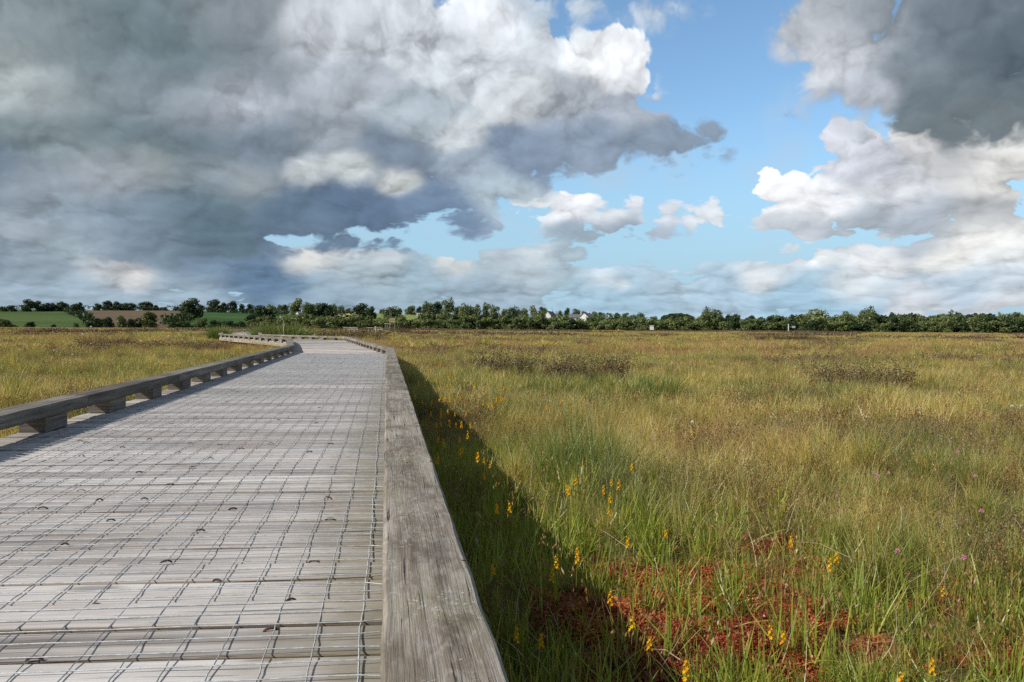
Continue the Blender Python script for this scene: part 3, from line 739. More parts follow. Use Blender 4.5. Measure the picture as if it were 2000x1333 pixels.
for x, y, r in sector(1.2, 9, 5200, -50, 62):
    w = walk_dist(x, y)
    if w < .04: continue
    mo = mossf(x, y)
    low = S((4.6-r)/1.6) if x > 0 else 0
    if mo > .2 and random.random() < .78: continue
    if random.random() < low*.5: continue
    s = random.uniform(.7, 1.2)*(.50+.72*hf(x, y))*(1-.38*low)
    if x > 0 and w < .9: s *= .62
    pts.append(((x, y, gz(x, y)-.01), random.randrange(9), (random.gauss(0, .12), random.gauss(0, .12), rz()), (s*1.1, s*1.1, s)))
for x, y, r in sector(9, 27, 15000):
    if walk_dist(x, y) < .12: continue
    s = random.uniform(.75, 1.2)*(.50+.72*hf(x, y))
    pts.append(((x, y, gz(x, y)-.01), 9+random.randrange(6), (random.gauss(0, .1), random.gauss(0, .1), rz()), (s*1.1, s*1.1, s)))
for x, y, r in sector(26, 80, 26000):
    if walk_dist(x, y) < .35: continue
    s = random.uniform(.8, 1.15)*(.7+.5*hf(x, y))
    pts.append(((x, y, gz(x, y)-.02), 15+random.randrange(5), (0, 0, rz()), (s*1.1, s*1.1, s)))
for x, y, r in sector(78, 212, 36000):
    s = random.uniform(.8, 1.15)*(.75+.4*hf(x*.4, y*.4))
    pts.append(((x, y, gz(x, y)-.02), 20+random.randrange(4), (0, 0, rz()), (s*1.1, s*1.1, s)))
scatter('bog_grass', nearS+midS+farS+vfarS, pts, 'olive and straw coloured sedge covering the bog')
# fanned tufts that break the sward into uneven tussocks
TUFTC = [(0., (0.084, 0.12, 0.0216)), (.28, (0.18, 0.21, 0.0408)), (.5, (0.408, 0.372, 0.096)), (.72, (0.672, 0.516, 0.156)), (1., (0.504, 0.24, 0.072))]
M_TUFT = leafmat('tuft_blades', TUFTC, .35, (.52, .40, .17), pscale=.6, pstr=.5)
tuM = [blades_mesh('tuft', M_TUFT, 300, .07, .22, .46, .0036, .62, 5, .8, 260+i) for i in range(4)] + [blades_mesh('tuft_mid', M_TUFT, 190, .08, .22, .48, .008, .62, 4, .8, 270+i) for i in range(3)] + \
      [blades_mesh('tuft_far', M_TUFT, 110, .15, .25, .55, .022, .6, 3, .8, 280+i) for i in range(3)]
pts = []
for x, y, r in sector(3.2, 11, 640, -50, 62):
    if walk_dist(x, y) < .3 or mossf(x, y) > .1 or mn.noise(Vector((x*.8, y*.8, 60.))) < -.12: continue
    s = random.uniform(.5, 1.1); pts.append(((x, y, gz(x, y)-.01), random.randrange(4), (random.gauss(0, .12), random.gauss(0, .12), rz()), (s, s, s*random.uniform(.65, .95))))
for x, y, r in sector(10, 32, 2300):
    if walk_dist(x, y) < .4 or mn.noise(Vector((x*.5, y*.5, 60.))) < -.05: continue
    s = random.uniform(.6, 1.3); pts.append(((x, y, gz(x, y)-.01), 4+random.randrange(3), (random.gauss(0, .12), random.gauss(0, .12), rz()), (s, s, s*random.uniform(.6, .9))))
for x, y, r in sector(30, 120, 5000):
    if walk_dist(x, y) < .8 or mn.noise(Vector((x*.12, y*.12, 60.))) < -.05: continue
    s = random.uniform(.7, 1.4); pts.append(((x, y, gz(x, y)-.01), 7+random.randrange(3), (0, 0, rz()), (s*1.5, s*1.5, s*random.uniform(.55, .85))))
scatter('sedge_tufts', tuM, pts, 'fanned straw tipped sedge tufts scattered over the bog')
# broad asphodel leaves, near the walk and in the close foreground
aspM = [blades_mesh('asphodel_leaf', M_ASPH, 26, .06, .10, .22, .0075, .45, 4, .5, 110+i) for i in range(5)]
pts = []
for x, y, r in sector(1.4, 7, 2600, 0, 60):
    w = walk_dist(x, y)
    if w < .05: continue
    low = S((4.8-r)/1.8); edge = S((1.6-w)/1.2)*.5
    if random.random() > max(low*(.35+.9*hf(x*2, y*2)), edge): continue
    if mossf(x, y) > .3 and random.random() < .6: continue
    s = random.uniform(.7, 1.25)
    pts.append(((x, y, gz(x, y)), random.randrange(5), (0, 0, rz()), (s, s, s)))
scatter('asphodel_leaves', aspM, pts, 'bright green flat leaves growing low in the bog')
# sphagnum
mossM = [star_mesh('sphagnum', M_MOSS, 130+i) for i in range(5)]
pts = []
for p, rx, ry in MOSSG:
    for _ in range(int(rx*ry*pi*2400)):
        a = rz(); q = sqrt(random.random())*1.35; x, y = p.x+cos(a)*q*rx, p.y+sin(a)*q*ry
        if walk_dist(x, y) < .03 or mossf(x, y) < .05: continue
        s = random.uniform(.55, .95); pts.append(((x, y, gz(x, y)+.016+.034*mn.noise(Vector((x*7, y*7, 0)))), random.randrange(5), (random.gauss(0, .3), random.gauss(0, .3), rz()), (s, s, s)))
scatter('sphagnum_moss', mossM, pts, 'deep red sphagnum moss in wet hollows')
# brown seed heads of the sedge
def heads_mesh(name, m, n, rad, h0, h1, w, seed):
    R = random.Random(seed); mb = MB()
    for k in range(n):
        a = rz(); q = rad*sqrt(R.random()); b = Vector((q*cos(a), q*sin(a), 0)); h = R.uniform(h0, h1); ln = R.gauss(0, .25); d = R.uniform(0, 2*pi)
        t = b+Vector((cos(d)*sin(ln)*h, sin(d)*sin(ln)*h, h*cos(ln))); f = R.uniform(0, pi); sx = Vector((cos(f), sin(f), 0))*w; rd = R.random()
        mb.quad([b-sx*.35, b+sx*.35, t], [(rd*.5, 0, 0), (rd*.5, 0, 0), (rd*.5, .5, 0)])
        for j in range(3):
            c = t+Vector((R.gauss(0, w*2), R.gauss(0, w*2), R.uniform(-w*4, w*3))); up = Vector((R.gauss(0, .3), R.gauss(0, .3), 1))*w*3.2; sd_ = Vector((cos(f+j*2), sin(f+j*2), 0))*w*1.1
            mb.quad([c-up, c+sd_, c+up, c-sd_], [(.4+.6*rd, .4, 0)]*4)
    return mb.mesh(name, m)
M_HEADS = leafmat('sedge_heads', [(0., (.12, .12, .035)), (.35, (.18, .10, .035)), (.7, (.28, .15, .05)), (1., (.38, .26, .11))], .2, None)
hdM = [heads_mesh('sedge_heads', M_HEADS, 20, .14, .14, .34, .0028, 290+i) for i in range(4)] + [heads_mesh('sedge_heads', M_HEADS, 34, .4, .14, .33, .0042, 295+i) for i in range(4)]
pts = []
for x, y, r in sector(2.2, 9, 1500, -50, 62):
    if walk_dist(x, y) < .1 or mn.noise(Vector((x*.7, y*.7, 90.))) < -.1: continue
    s = random.uniform(.6, 1.05); pts.append(((x, y, gz(x, y)), random.randrange(4), (random.gauss(0, .15), random.gauss(0, .15), rz()), (s, s, s)))
for x, y, r in sector(8, 34, 3600):
    if walk_dist(x, y) < .4 or mn.noise(Vector((x*.3, y*.3, 90.))) < -.1: continue
    s = random.uniform(.6, 1.05); pts.append(((x, y, gz(x, y)), 4+random.randrange(4), (0, 0, rz()), (s, s, s)))
scatter('sedge_seed_heads', hdM, pts, 'rusty brown sedge seed heads over the grass')
# loose dead straw
deadM = [blades_mesh('dead_straw', M_DEAD, 9, .16, .14, .34, .0032, 1.2, 4, .9, 150+i) for i in range(5)]
pts = []
for x, y, r in sector(1.4, 12, 1500, -50, 60):
    if walk_dist(x, y) < .12: continue
    pts.append(((x, y, gz(x, y)+.02), random.randrange(5), (random.gauss(0, .3), random.gauss(0, .3), rz()), (1, 1, random.uniform(.6, 1))))
scatter('dead_straw', deadM, pts, 'pale dead grass stems lying through the sedge')
# low heather through the sedge
hM = [sprig_mesh('heather', M_HEATH, 26, .16, .10, .26, .009, 170+i) for i in range(4)] + [sprig_mesh('heather', M_HEATH, 40, .6, .16, .36, .035, 180+i, 9) for i in range(4)] + \
     [sprig_mesh('heather', M_HEATH, 34, 1.6, .18, .42, .11, 190+i, 7) for i in range(3)]
pts = []
def hp(x, y, f): return mn.noise(Vector((x*f, y*f*.8, 41.)))
for x, y, r in sector(4.5, 26, 7500):
    if walk_dist(x, y) < .25 or hp(x, y, .45) < .12: continue
    s = random.uniform(.7, 1.1); pts.append(((x, y, gz(x, y)), random.randrange(4), (0, 0, rz()), (s, s, s)))
for x, y, r in sector(22, 90, 5200):
    if walk_dist(x, y) < .8 or hp(x, y, .15) < .16: continue
    s = random.uniform(.6, 1.); pts.append(((x, y, gz(x, y)), 4+random.randrange(4), (0, 0, rz()), (s, s, s)))
for x, y, r in sector(85, 212, 7000):
    if hp(x, y, .05) < .20: continue
    s = random.uniform(.6, 1.); pts.append(((x, y, gz(x, y)), 8+random.randrange(3), (0, 0, rz()), (s, s, s)))
scatter('heather_scrub', hM, pts, 'brown heather growing in patches through the sedge')

# ------------------------------------------------------------------ plants one can count
ORD = 'first second third fourth fifth sixth seventh eighth ninth tenth eleventh twelfth thirteenth fourteenth fifteenth sixteenth seventeenth eighteenth nineteenth twentieth'.split()
TENS = {20: 'twenty', 30: 'thirty', 40: 'forty', 50: 'fifty', 60: 'sixty', 70: 'seventy', 80: 'eighty', 90: 'ninety'}
TENTH = {30: 'thirtieth', 40: 'fortieth', 50: 'fiftieth', 60: 'sixtieth', 70: 'seventieth', 80: 'eightieth', 90: 'ninetieth'}
def ordw(i):
    if i <= 20: return ORD[i-1]
    t = i//10*10
    return TENTH[t] if i == t else TENS[t]+'-'+ORD[i-t-1]
RT = random.Random(5)
def tussock(name, meshes, px, py, dist_z, sc, label, cat, grp, base=0.):
    p = gp(px, py, base); p.z = gz(p.x, p.y)
    o = bpy.data.objects.new(name, RT.choice(meshes)); o.location = p; o.rotation_euler = (0, 0, RT.uniform(0, 6)); o.scale = sc
    return link(o, label=label, cat=cat, group=grp)
rushM = [blades_mesh('rush_tussock', M_RUSHB, 900, .30, .30, .62, .0034, .42, 5, .5, 210+i) for i in range(2)]
rushF = [blades_mesh('rush_tussock', M_RUSHB, 620, .30, .30, .60, .009, .42, 4, .5, 215+i) for i in range(2)]
rushFar = [blades_mesh('rush_tussock', M_RUSHB, 1500, .30, .25, .60, .012, .30, 3, .5, 218)]
GT = 'rush tussocks standing out of the sedge'
tussock('rush_tussock', rushM, 1130, 955, 0, (1.5, 1.1, .95), 'large fanned green rush tussock behind three yellow asphodel spikes', 'rush tussock', GT)
tussock('rush_tussock', rushF, 1265, 790, 0, (1.4, 1.2, .85), 'orange tipped rush tussock behind the big green one', 'rush tussock', GT)
tussock('rush_tussock', rushM, 1830, 950, 0, (.9, .9, .55), 'loose olive rush tussock above two magenta flower heads', 'rush tussock', GT)
tussock('rush_tussock', rushF, 1840, 800, 0, (1.2, 1., .55), 'grey green rush tussock near the white cotton tufts', 'rush tussock', GT)
tussock('rush_tussock', rushF, 820, 702, 0, (1.2, 1.4, .6), 'dark green rush tussock by the corner of the kerb rail', 'rush tussock', GT)
tussock('rush_tussock', rushFar, 548, 668, 0, (5.2, 3.2, 2.3), 'bright green rush bank behind the bend of the boardwalk', 'rush tussock', GT)
tussock('rush_tussock', rushFar, 428, 668, 0, (2.0, 1.8, 1.9), 'green rush tuft at the outer bend of the boardwalk', 'rush tussock', GT)
hcM = [sprig_mesh('heather_clump', M_HEATHD, 520, .5, .22, .66, .017, 230+i, 16) for i in range(2)]
hcN = [sprig_mesh('heather_clump', M_HEATHD, 520, .5, .18, .5, .0075, 240+i, 22) for i in range(2)]
GH = 'heather clumps rising over the sedge'
for px, py, sc, lb in ((1680,768,(1.3,1.,.8),'dark brown heather clump with a pale straw rim, the broadest of them'), (985,745,(1.,1.,.9),'grey twiggy heather clump beyond the yellow flowers'),
        (1150,752,(1.5,1.3,.8),'brown heather clump with rusty grass at its edge'), (1290,659,(3.6,3.,.8),'dark heather mound below the white instrument box'),
        (1530,668,(5.,3.,1.0),'long brown heather mound far out on the open bog'), (285,649,(4.,3.,1.),'low dark heather mound in front of the bare field'),
        (210,682,(2.2,1.5,.9),'dark heather clump on the near side of the left bog'), (400,690,(1.6,1.2,.8),'brown heather clump beside the left kerb rail'),
        (665,664,(9.,3.5,1.5),'rusty heather bank behind the cross rail of the boardwalk'), (75,652,(5.,3.,.7),'thin dark heather streak at the far edge of the left bog'),
        (1990,1140,(.55,.5,.6),'dark heather clump cut off by the edge of the photo'), (1400,985,(.5,.6,.5),'pale bleached heather hummock among green sedge'),
        (781,652,(2.4,2.2,1.5),'olive bush of bog myrtle beside the boardwalk sign')):
    tussock('heather_clump', hcN if py > 900 else hcM, px, py, 0, sc, lb, 'heather', GH)

def asph_meshes(i):
    R = random.Random(300+i); st = MB(); sp = MB(); H = .285+.02*R.random(); ln = R.uniform(.036, .052); bend = R.uniform(-.02, .02)
    st.tube([(0, 0, -.03), (bend*.3, 0, H*.4), (bend, 0, H)], [.0016, .0014, .001], 5, g=(.5, 0, 0))
    for k in range(15):
        t = k/14; z = H-ln*.2+ln*t; a = k*2.4; r = .006*(1-.6*t); c = Vector((bend+cos(a)*r, sin(a)*r, z)); s = .0068*(1-.45*t)*R.uniform(.8, 1.25); rd = R.random()
        ax = Vector((cos(a), sin(a), .6)).normalized(); e1 = ax.cross(Vector((0, 0, 1))).normalized(); e2 = ax.cross(e1)
        for j in range(6):
            b = j*pi/3; dd = (e1*cos(b)+e2*sin(b))*s+ax*s*.5; sd_ = (e1*-sin(b)+e2*cos(b))*s*.26
            sp.quad([c, c+dd*.55+sd_, c+dd, c+dd*.55-sd_], [(rd, t, 0)]*4)
    return st.mesh('asphodel_stem', M_STEM), sp
def flowmat(name, a, b):
    m, N, o = mat(name)
    at = N.node('ShaderNodeAttribute', attribute_name='grain').outputs['Vector']; sp = N.node('ShaderNodeSeparateXYZ'); N.put(sp.inputs[0], at)
    c = N.mix(sp.outputs[0], a, b); df = N.node('ShaderNodeBsdfDiffuse'); N.put(df.inputs[0], c); tr = N.node('ShaderNodeBsdfTranslucent'); N.put(tr.inputs[0], c)
    mx = N.node('ShaderNodeMixShader'); mx.inputs[0].default_value = .3; N.l.new(df.outputs[0], mx.inputs[1]); N.l.new(tr.outputs[0], mx.inputs[2]); N.l.new(mx.outputs[0], o.inputs[0]); return m
M_STEM = flowmat('flower_stem', (.16, .22, .05), (.30, .20, .06))
M_YEL = flowmat('asphodel_petals', (.80, .34, .010), (.88, .54, .02))
M_PINK = flowmat('heath_bells', (.62, .16, .34), (.80, .34, .52))
M_COT = flowmat('cotton_down', (.82, .82, .80), (.70, .70, .68))
ASP = []
for i in range(5):
    st, sp = asph_meshes(i); ASP.append((st, sp.mesh('asphodel_spike', M_YEL)))
fl = [(650+x/4.443, 650+y/4.443) for x, y in [(720,235),(735,245),(710,240),(825,205),(865,240),(795,260),(915,295),(840,310),(855,325),(845,375),(1062,295),(1110,330),(1010,385),(1055,410),(1025,410),(940,425),(955,415),(890,435),(735,440),(995,475),(965,490),(1015,470),(1040,500),(1025,515),(925,495),(950,570),(985,565),(1010,575),(940,590),(975,585),(1055,585),(1065,600),(1095,570),(1045,605),(1095,475),(1230,460),(1465,365),(1475,495),(1298,615),(1415,595),(1458,590),(1380,635),(1170,700),(1082,825),(1125,810),(1210,830),(1160,895),(1105,940),(1110,1060),(1125,1050),(1300,1115),(1345,1245),(890,1105),(940,680),(935,730),(875,710),(935,820),(910,825),(885,940),(1010,970),(855,600),(765,605),(710,570),(705,580),(1000,700),(1050,715),(1030,800),(1365,1160),(1240,1110),(850,635)]]
fl += [(950+x/3.48, 950+y/3.48) for x, y in [(560,45),(838,190),(1253,345),(30,170),(150,180),(65,190),(100,590),(425,650),(500,525),(600,500),(855,755),(970,940),(410,1060),(215,1060),(1065,1085),(1288,1275),(992,395),(875,5),(830,85),(795,40)]]
fl += [(1450+x/3.48, 950+y/3.48) for x, y in [(335,380),(570,548),(665,508),(1385,750),(1355,1275),(205,1005),(230,1050),(1110,1333)]]
fl += [(950+x/3.808, 650+y/3.808) for x, y in [(425,270),(112,315),(75,510),(108,505),(45,550),(450,558),(540,530),(250,390),(1110,385),(1262,378),(1062,385),(1058,1030),(638,1125),(612,1190),(960,1135),(390,655),(1520,755)]]
def shade_x(y): return 800+(y-720)*.848
zones = {}
for x, y in fl:
    z = 'in the shade of the kerb rail' if x < shade_x(y)-6 else 'in the sunlit drift beside the kerb rail' if x < shade_x(y)+75 and y < 880 else 'standing alone in the open sunlit sedge'
    zones.setdefault(z, []).append((x, y))
RF = random.Random(9)
def flower(name, meshes, parts, x, y, htop, label, cat, grp, sc):
    p = gp(x, y, htop*sc); g = gz(p.x, p.y); p = gp(x, y, htop*sc+g); 
    r = empty(name, (p.x, p.y, g), RF.uniform(0, 6), label=label, cat=cat, group=grp); r.scale = (sc, sc, sc); r.rotation_euler[0] = RF.gauss(0, .04)
    for nm, me in zip(parts, meshes): link(bpy.data.objects.new(nm, me), parent=r)
for z, l in zones.items():
    l.sort(key=lambda q: -q[1])
    for i, (x, y) in enumerate(l):
        flower('bog_asphodel', RF.choice(ASP), ('stem', 'flower_spike'), x, y, .295, 'yellow bog asphodel spike %s, %s nearest the camera' % (z, ordw(i+1)) if i else 'yellow bog asphodel spike %s, nearest the camera' % z,
               'flower', 'yellow bog asphodel flowers', RF.uniform(.85, 1.05)*(.92 if y > 900 else 1.06))
def ball_meshes(i, m, R0, n, hs, nm):
    R = random.Random(400+i); st = MB(); st.tube([(0, 0, -.02), (.004, 0, hs*.5), (0, .003, hs)], .0011, 5, g=(.6, 0, 0)); b = MB()
    for k in range(n):
        a, e = R.uniform(0, 2*pi), R.uniform(-.6, 1.4); c = Vector((cos(a)*cos(e), sin(a)*cos(e), sin(e)))*R0*.8+Vector((0, 0, hs)); ax = (c-Vector((0, 0, hs))).normalized()
        s = R0*.45; e1 = ax.orthogonal().normalized(); e2 = ax.cross(e1); rd = R.random()
        t = c+ax*s
        for j in range(4):
            a0, a1 = j*pi/2, (j+1)*pi/2
            b.quad([c+(e1*cos(a0)+e2*sin(a0))*s*.6, c+(e1*cos(a1)+e2*sin(a1))*s*.6, t], [(rd, 0, 0)]*3)
            b.quad([c+(e1*cos(a1)+e2*sin(a1))*s*.6, c+(e1*cos(a0)+e2*sin(a0))*s*.6, c-ax*s*.6], [(rd, 0, 0)]*3)
    return st.mesh(nm+'_stem', M_STEM), b.mesh(nm, m)
PK = [ball_meshes(i, M_PINK, .0105, 16, .27, 'heath_bells') for i in range(3)]
CT = [ball_meshes(9+i, M_COT, .013, 24, .30, 'cotton_tuft') for i in range(2)]
pk = [(950+x/3.808, 650+y/3.808) for x, y in [(1180,562),(1408,642),(1457,683),(1338,750),(870,705),(955,470)]]+[(1450+x/3.636, 650+y/3.636) for x, y in [(998,542),(938,995),(983,1018),(1035,992),(1672,1015),(675,1157),(1658,1255),(1325,812),(1525,842)]]+[(1450+x/3.48, 950+y/3.48) for x, y in [(1035,432),(1520,482)]]
for i, (x, y) in enumerate(sorted(pk, key=lambda q: -q[1])):
    flower('cross_leaved_heath', RF.choice(PK), ('stem', 'flower_head'), x, y, .275, 'small pink heath flower head in the sedge, %s nearest the camera' % ordw(i+1), 'flower', 'pink heath flowers', RF.uniform(.85, 1.1))
ctp = [(950+1543/3.808, 650+668/3.808)]+[(1450+x/3.636, 650+y/3.636) for x, y in [(1978,522),(1917,523),(1073,358)]]
for i, (x, y) in enumerate(ctp):
    flower('cotton_grass', CT[i % 2], ('stem', 'cotton_tuft'), x, y, .30, ['white cotton tuft beside two pink heath flowers', 'white cotton tuft at the edge of the photo, the larger of a pair', 'white cotton tuft just inside the one at the photo edge', 'white cotton tuft on the dark brown heather clump'][i], 'cotton grass', 'white cotton grass tufts', 1.)
ctl = [(x/4, 560+y/4) for x, y in [(690,315),(655,375),(1322,392),(140,492),(570,530),(550,595)]]+[(x/3.333, 650+y/3.333) for x, y in [(355,115),(460,195),(475,145)]]
for i, (x, y) in enumerate(sorted(ctl, key=lambda q: -q[1])):
    flower('cotton_grass', CT[i % 2], ('stem', 'cotton_tuft'), x, y, .30, 'white cotton tuft on the bog west of the boardwalk, %s nearest the camera' % ordw(i+1), 'cotton grass', 'white cotton grass tufts', 1.+max(0, (700-y)*.035))
# arching straw stalks seen one by one
for pts_, lb in (([(985,1155),(1010,1140),(1060,1132),(1110,1140),(1150,1158)], 'tan dead stalk arching low through the shaded grass'),
                 ([(945,1088),(985,1080),(1020,1090),(1038,1120)], 'thin pale stalk curving over in the shade near the rail'),
                 ([(1157,1026),(1190,1045),(1225,1070),(1245,1095)], 'pale stalk leaning across the sunlit grass'),
                 ([(965,1240),(1000,1260),(1025,1285),(1035,1315)], 'bent tan stalk beside the end of the kerb rail'),
                 ([(1265,1268),(1300,1270),(1330,1290),(1350,1318)], 'green bent stalk at the bottom edge in shade'),
                 ([(1540,1058),(1600,1062),(1660,1090),(1720,1105)], 'dry brown twig arching above the red moss')):
    mb = MB(); n = len(pts_); base = [.05+.13*sin(pi*(k/(n-1))) for k in range(n)]
    P = [gp(x, y, b) for (x, y), b in zip(pts_, base)]; Q = []
    for a, b in zip(P, P[1:]): Q += [a.lerp(b, t) for t in (0, .33, .66)]
    Q.append(P[-1]); mb.tube(Q, .0018, 5, g=(.4, 0, 0)); mb.obj('dead_stalk', M_DEAD, True, label=lb, cat='stalk', group='single dead stalks')

# ------------------------------------------------------------------ trees
TREEC = [(0., (.045, .066, .024)), (.5, (.100, .132, .044)), (1., (.185, .220, .075))]
M_TREE = leafmat('tree_leaves', TREEC, .2, None, pscale=.1, gloss=.02)
M_TREEL = leafmat('light_tree_leaves', [(0., (.08, .105, .038)), (.5, (.155, .19, .068)), (1., (.25, .275, .105))], .25, None, gloss=.02)
M_TREED = leafmat('dark_and_shaded_leaves', [(0., (.016, .028, .012)), (.5, (.032, .054, .019)), (1., (.060, .088, .028))], .15, None, gloss=.02)  # dark foliage; cloud shade over the western hills is also put into this colour
M_BARK = simple('bark', (.07, .06, .045), .9, 0., (.12, .10, .08), 6.)
def crown(seed, lobes, leaf, n, m, flat=.8, gaps=.25):
    """crown of unit height 0..1 and unit width: leaf faces on the skin and through the volume of uneven lobes"""
    R = random.Random(seed); mb = MB(); L = []
    for k in range(lobes):
        a = R.uniform(0, 2*pi); z = .16+.66*(k+.5)/lobes; q = (.30*(1-abs(z-.42)**1.6*1.9))*R.random()**.35
        L.append((Vector((q*cos(a), q*sin(a), z)), R.uniform(.17, .25)*(1.08-.25*z)))
    for k in range(n):
        c, r = L[k % lobes]; d = Vector((R.gauss(0, 1), R.gauss(0, 1), R.gauss(.1, 1))).normalized()
        p = c+Vector((d.x, d.y, d.z*flat))*r*(R.random()**.35)*(1+.22*mn.noise(Vector((d.x*3, d.y*3, seed+d.z*3))))
        if mn.noise(p*9+Vector((seed, 0, 0))) < -gaps: continue
        s = leaf*R.uniform(.5, 1.3); u = (d+Vector((R.gauss(0, .7), R.gauss(0, .7), R.gauss(0, .7)))).normalized()
        e1 = u.orthogonal().normalized(); e2 = u.cross(e1); ph = R.uniform(0, 6)
        f1 = e1*cos(ph)+e2*sin(ph); f2 = u.cross(f1); rd = R.random()
        mb.quad([p-f1*s, p+f2*s*.6, p+f1*s, p-f2*s*.6], [(rd, .3, 0)]*4)
    return mb.mesh('crown', m)
def trunk(seed, h=.45):
    R = random.Random(seed); mb = MB()
    mb.tube([(0, 0, -.06), (.005, 0, h*.4), (.01, .01, h), (.0, .0, .75)], [.045, .032, .022, .008], 7)
    for k in range(5):
        a = k*1.3+R.random(); z0 = h*R.uniform(.55, 1.1); mb.tube([(0, 0, z0), (cos(a)*.12, sin(a)*.12, z0+.14), (cos(a)*.25, sin(a)*.25, z0+.24)], [.016, .011, .004], 5)
    return mb.mesh('trunk', M_BARK, True)
KIND = {'oak': [(crown(1, 14, .036, 3600, M_TREE), trunk(1)), (crown(2, 18, .034, 3600, M_TREE), trunk(2)), (crown(3, 11, .036, 3200, M_TREE, gaps=.15), trunk(3))],
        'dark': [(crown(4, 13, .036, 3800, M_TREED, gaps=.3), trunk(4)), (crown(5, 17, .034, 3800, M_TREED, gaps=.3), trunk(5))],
        'light': [(crown(6, 14, .036, 3400, M_TREEL, gaps=.2), trunk(6)), (crown(7, 11, .035, 3200, M_TREEL, gaps=.2), trunk(7))]}
SHR = {'dark': [crown(20+i, 11, .045, 2200, (M_TREED, M_TREE)[i % 2], gaps=.35) for i in range(3)], 'green': [crown(30+i, 11, .045, 2200, (M_TREE, M_TREEL)[i % 2], gaps=.3) for i in range(4)]}
def conifer(seed):
    R = random.Random(seed); mb = MB()
    for k in range(1500):
        z = R.random()**.8; r = (1-z)*.32*R.uniform(.3, 1); a = rz(); p = Vector((cos(a)*r, sin(a)*r, .08+z*.92)); u = Vector((cos(a), sin(a), -.3)); s = .035
        e2 = Vector((-sin(a), cos(a), 0)); mb.quad([p-u*s, p+e2*s*.5, p+u*s, p-e2*s*.5], [(R.random(), 0, 0)]*4)
    return mb.mesh('crown', M_TREED)
KIND['conifer'] = [(conifer(3), trunk(9))]
TR = random.Random(21)
def ground_dist(px, py, lo=R_H0, hi=R_H1):
    """distance along this column where the hillside meets the sight line of py"""
    d = ray(px, py); k = sqrt(d.x*d.x+d.y*d.y); best = hi
    for r in np.linspace(lo, hi, 50):
        if HC+d.z/k*r <= gz(d.x/k*r, d.y/k*r): return r
    return best
def tree(px, ytop, w, ybase, kind, label, dist=None, grp='trees on the low hills', cat='tree'):
    r = dist or ground_dist(px, ybase)
    d = ray(px, ytop); k = sqrt(d.x*d.x+d.y*d.y); x, y = d.x/k*r, d.y/k*r
    zb = gz(x, y); zt = HC+d.z/k*r; h = max(1.2, zt-zb)*1.2; wid = w/F*r*1.4
    cr, tk = TR.choice(KIND[kind])
    root = empty('tree', (x, y, zb-.1), TR.uniform(0, 6), label=label, cat=cat, group=grp)
    c = bpy.data.objects.new('crown', cr); c.scale = (wid, wid, h*1.12); c.location = (0, 0, -.20*h); link(c, parent=root)
    t = bpy.data.objects.new('trunk', tk); t.scale = (h*.9, h*.9, h*.9); link(t, parent=root)
# clusters: (where it stands for the label, kind, [(x, top, width, base)])
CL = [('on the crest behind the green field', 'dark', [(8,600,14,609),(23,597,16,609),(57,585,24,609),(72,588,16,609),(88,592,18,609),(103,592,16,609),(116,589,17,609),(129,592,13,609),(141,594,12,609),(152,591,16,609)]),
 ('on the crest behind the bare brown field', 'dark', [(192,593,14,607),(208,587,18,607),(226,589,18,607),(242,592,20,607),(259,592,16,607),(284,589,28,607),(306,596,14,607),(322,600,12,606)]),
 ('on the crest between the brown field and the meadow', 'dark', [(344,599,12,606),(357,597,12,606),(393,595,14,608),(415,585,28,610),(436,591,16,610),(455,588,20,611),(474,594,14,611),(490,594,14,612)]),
 ('in the skyline wood behind the meadow', 'oak', [(530,594,18,614),(546,595,14,614),(558,595,14,614),(577,583,28,616),(600,591,24,618),(616,593,16,618),(650,594,16,614),(666,597,12,612),(680,602,14,612)]),
 ('along the skyline by the pale caravan', 'oak', [(746,604,10,613),(781,602,8,612),(802,597,20,614),(820,599,14,615),(836,590,24,622),(853,589,24,624),(874,584,26,626),(893,598,16,626),(910,594,26,628),(929,594,20,628),(950,592,18,628),(967,597,20,628)]),
 ('in the wood before the white gabled house', 'oak', [(985,604,14,628),(1003,600,28,629),(1025,603,18,628),(1042,597,16,628),(1062,599,20,628)]),
 ('behind the white bungalows', 'oak', [(1092,607,14,620),(1109,602,14,620),(1125,603,18,621),(1142,608,14,621),(1160,609,16,621),(1176,610,16,621),(1190,611,14,621),(1205,611,14,623),(1221,611,16,624),(1236,615,14,626),(1251,611,14,626),(1277,618,16,630)]),
 ('on the skyline right of the round bluish wood', 'dark', [(1425,614,14,631),(1440,613,18,631),(1467,616,16,632),(1485,619,14,633),(1508,616,18,633),(1530,618,14,634),(1550,615,16,634)]),
 ('on the skyline of the eastern wood', 'oak', [(1646,608,24,645),(1665,614,16,645),(1746,610,18,645),(1760,614,16,645),(1776,615,18,645),(1800,616,18,645),(1822,616,18,645),(1842,613,22,645),(1868,607,26,645),(1890,614,16,646),(1912,611,26,646),(1955,611,14,647),(1975,609,26,647),(1996,615,20,647)])]
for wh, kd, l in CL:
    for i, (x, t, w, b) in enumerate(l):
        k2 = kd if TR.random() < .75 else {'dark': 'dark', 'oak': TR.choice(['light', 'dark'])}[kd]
        tree(x, t, w, b, k2, '%s tree %s, %s from west' % ({'dark': 'dark', 'oak': 'green', 'light': 'pale green'}[k2], wh, ordw(i+1)), dist=None if b < 640 else 225+TR.uniform(-6, 12))
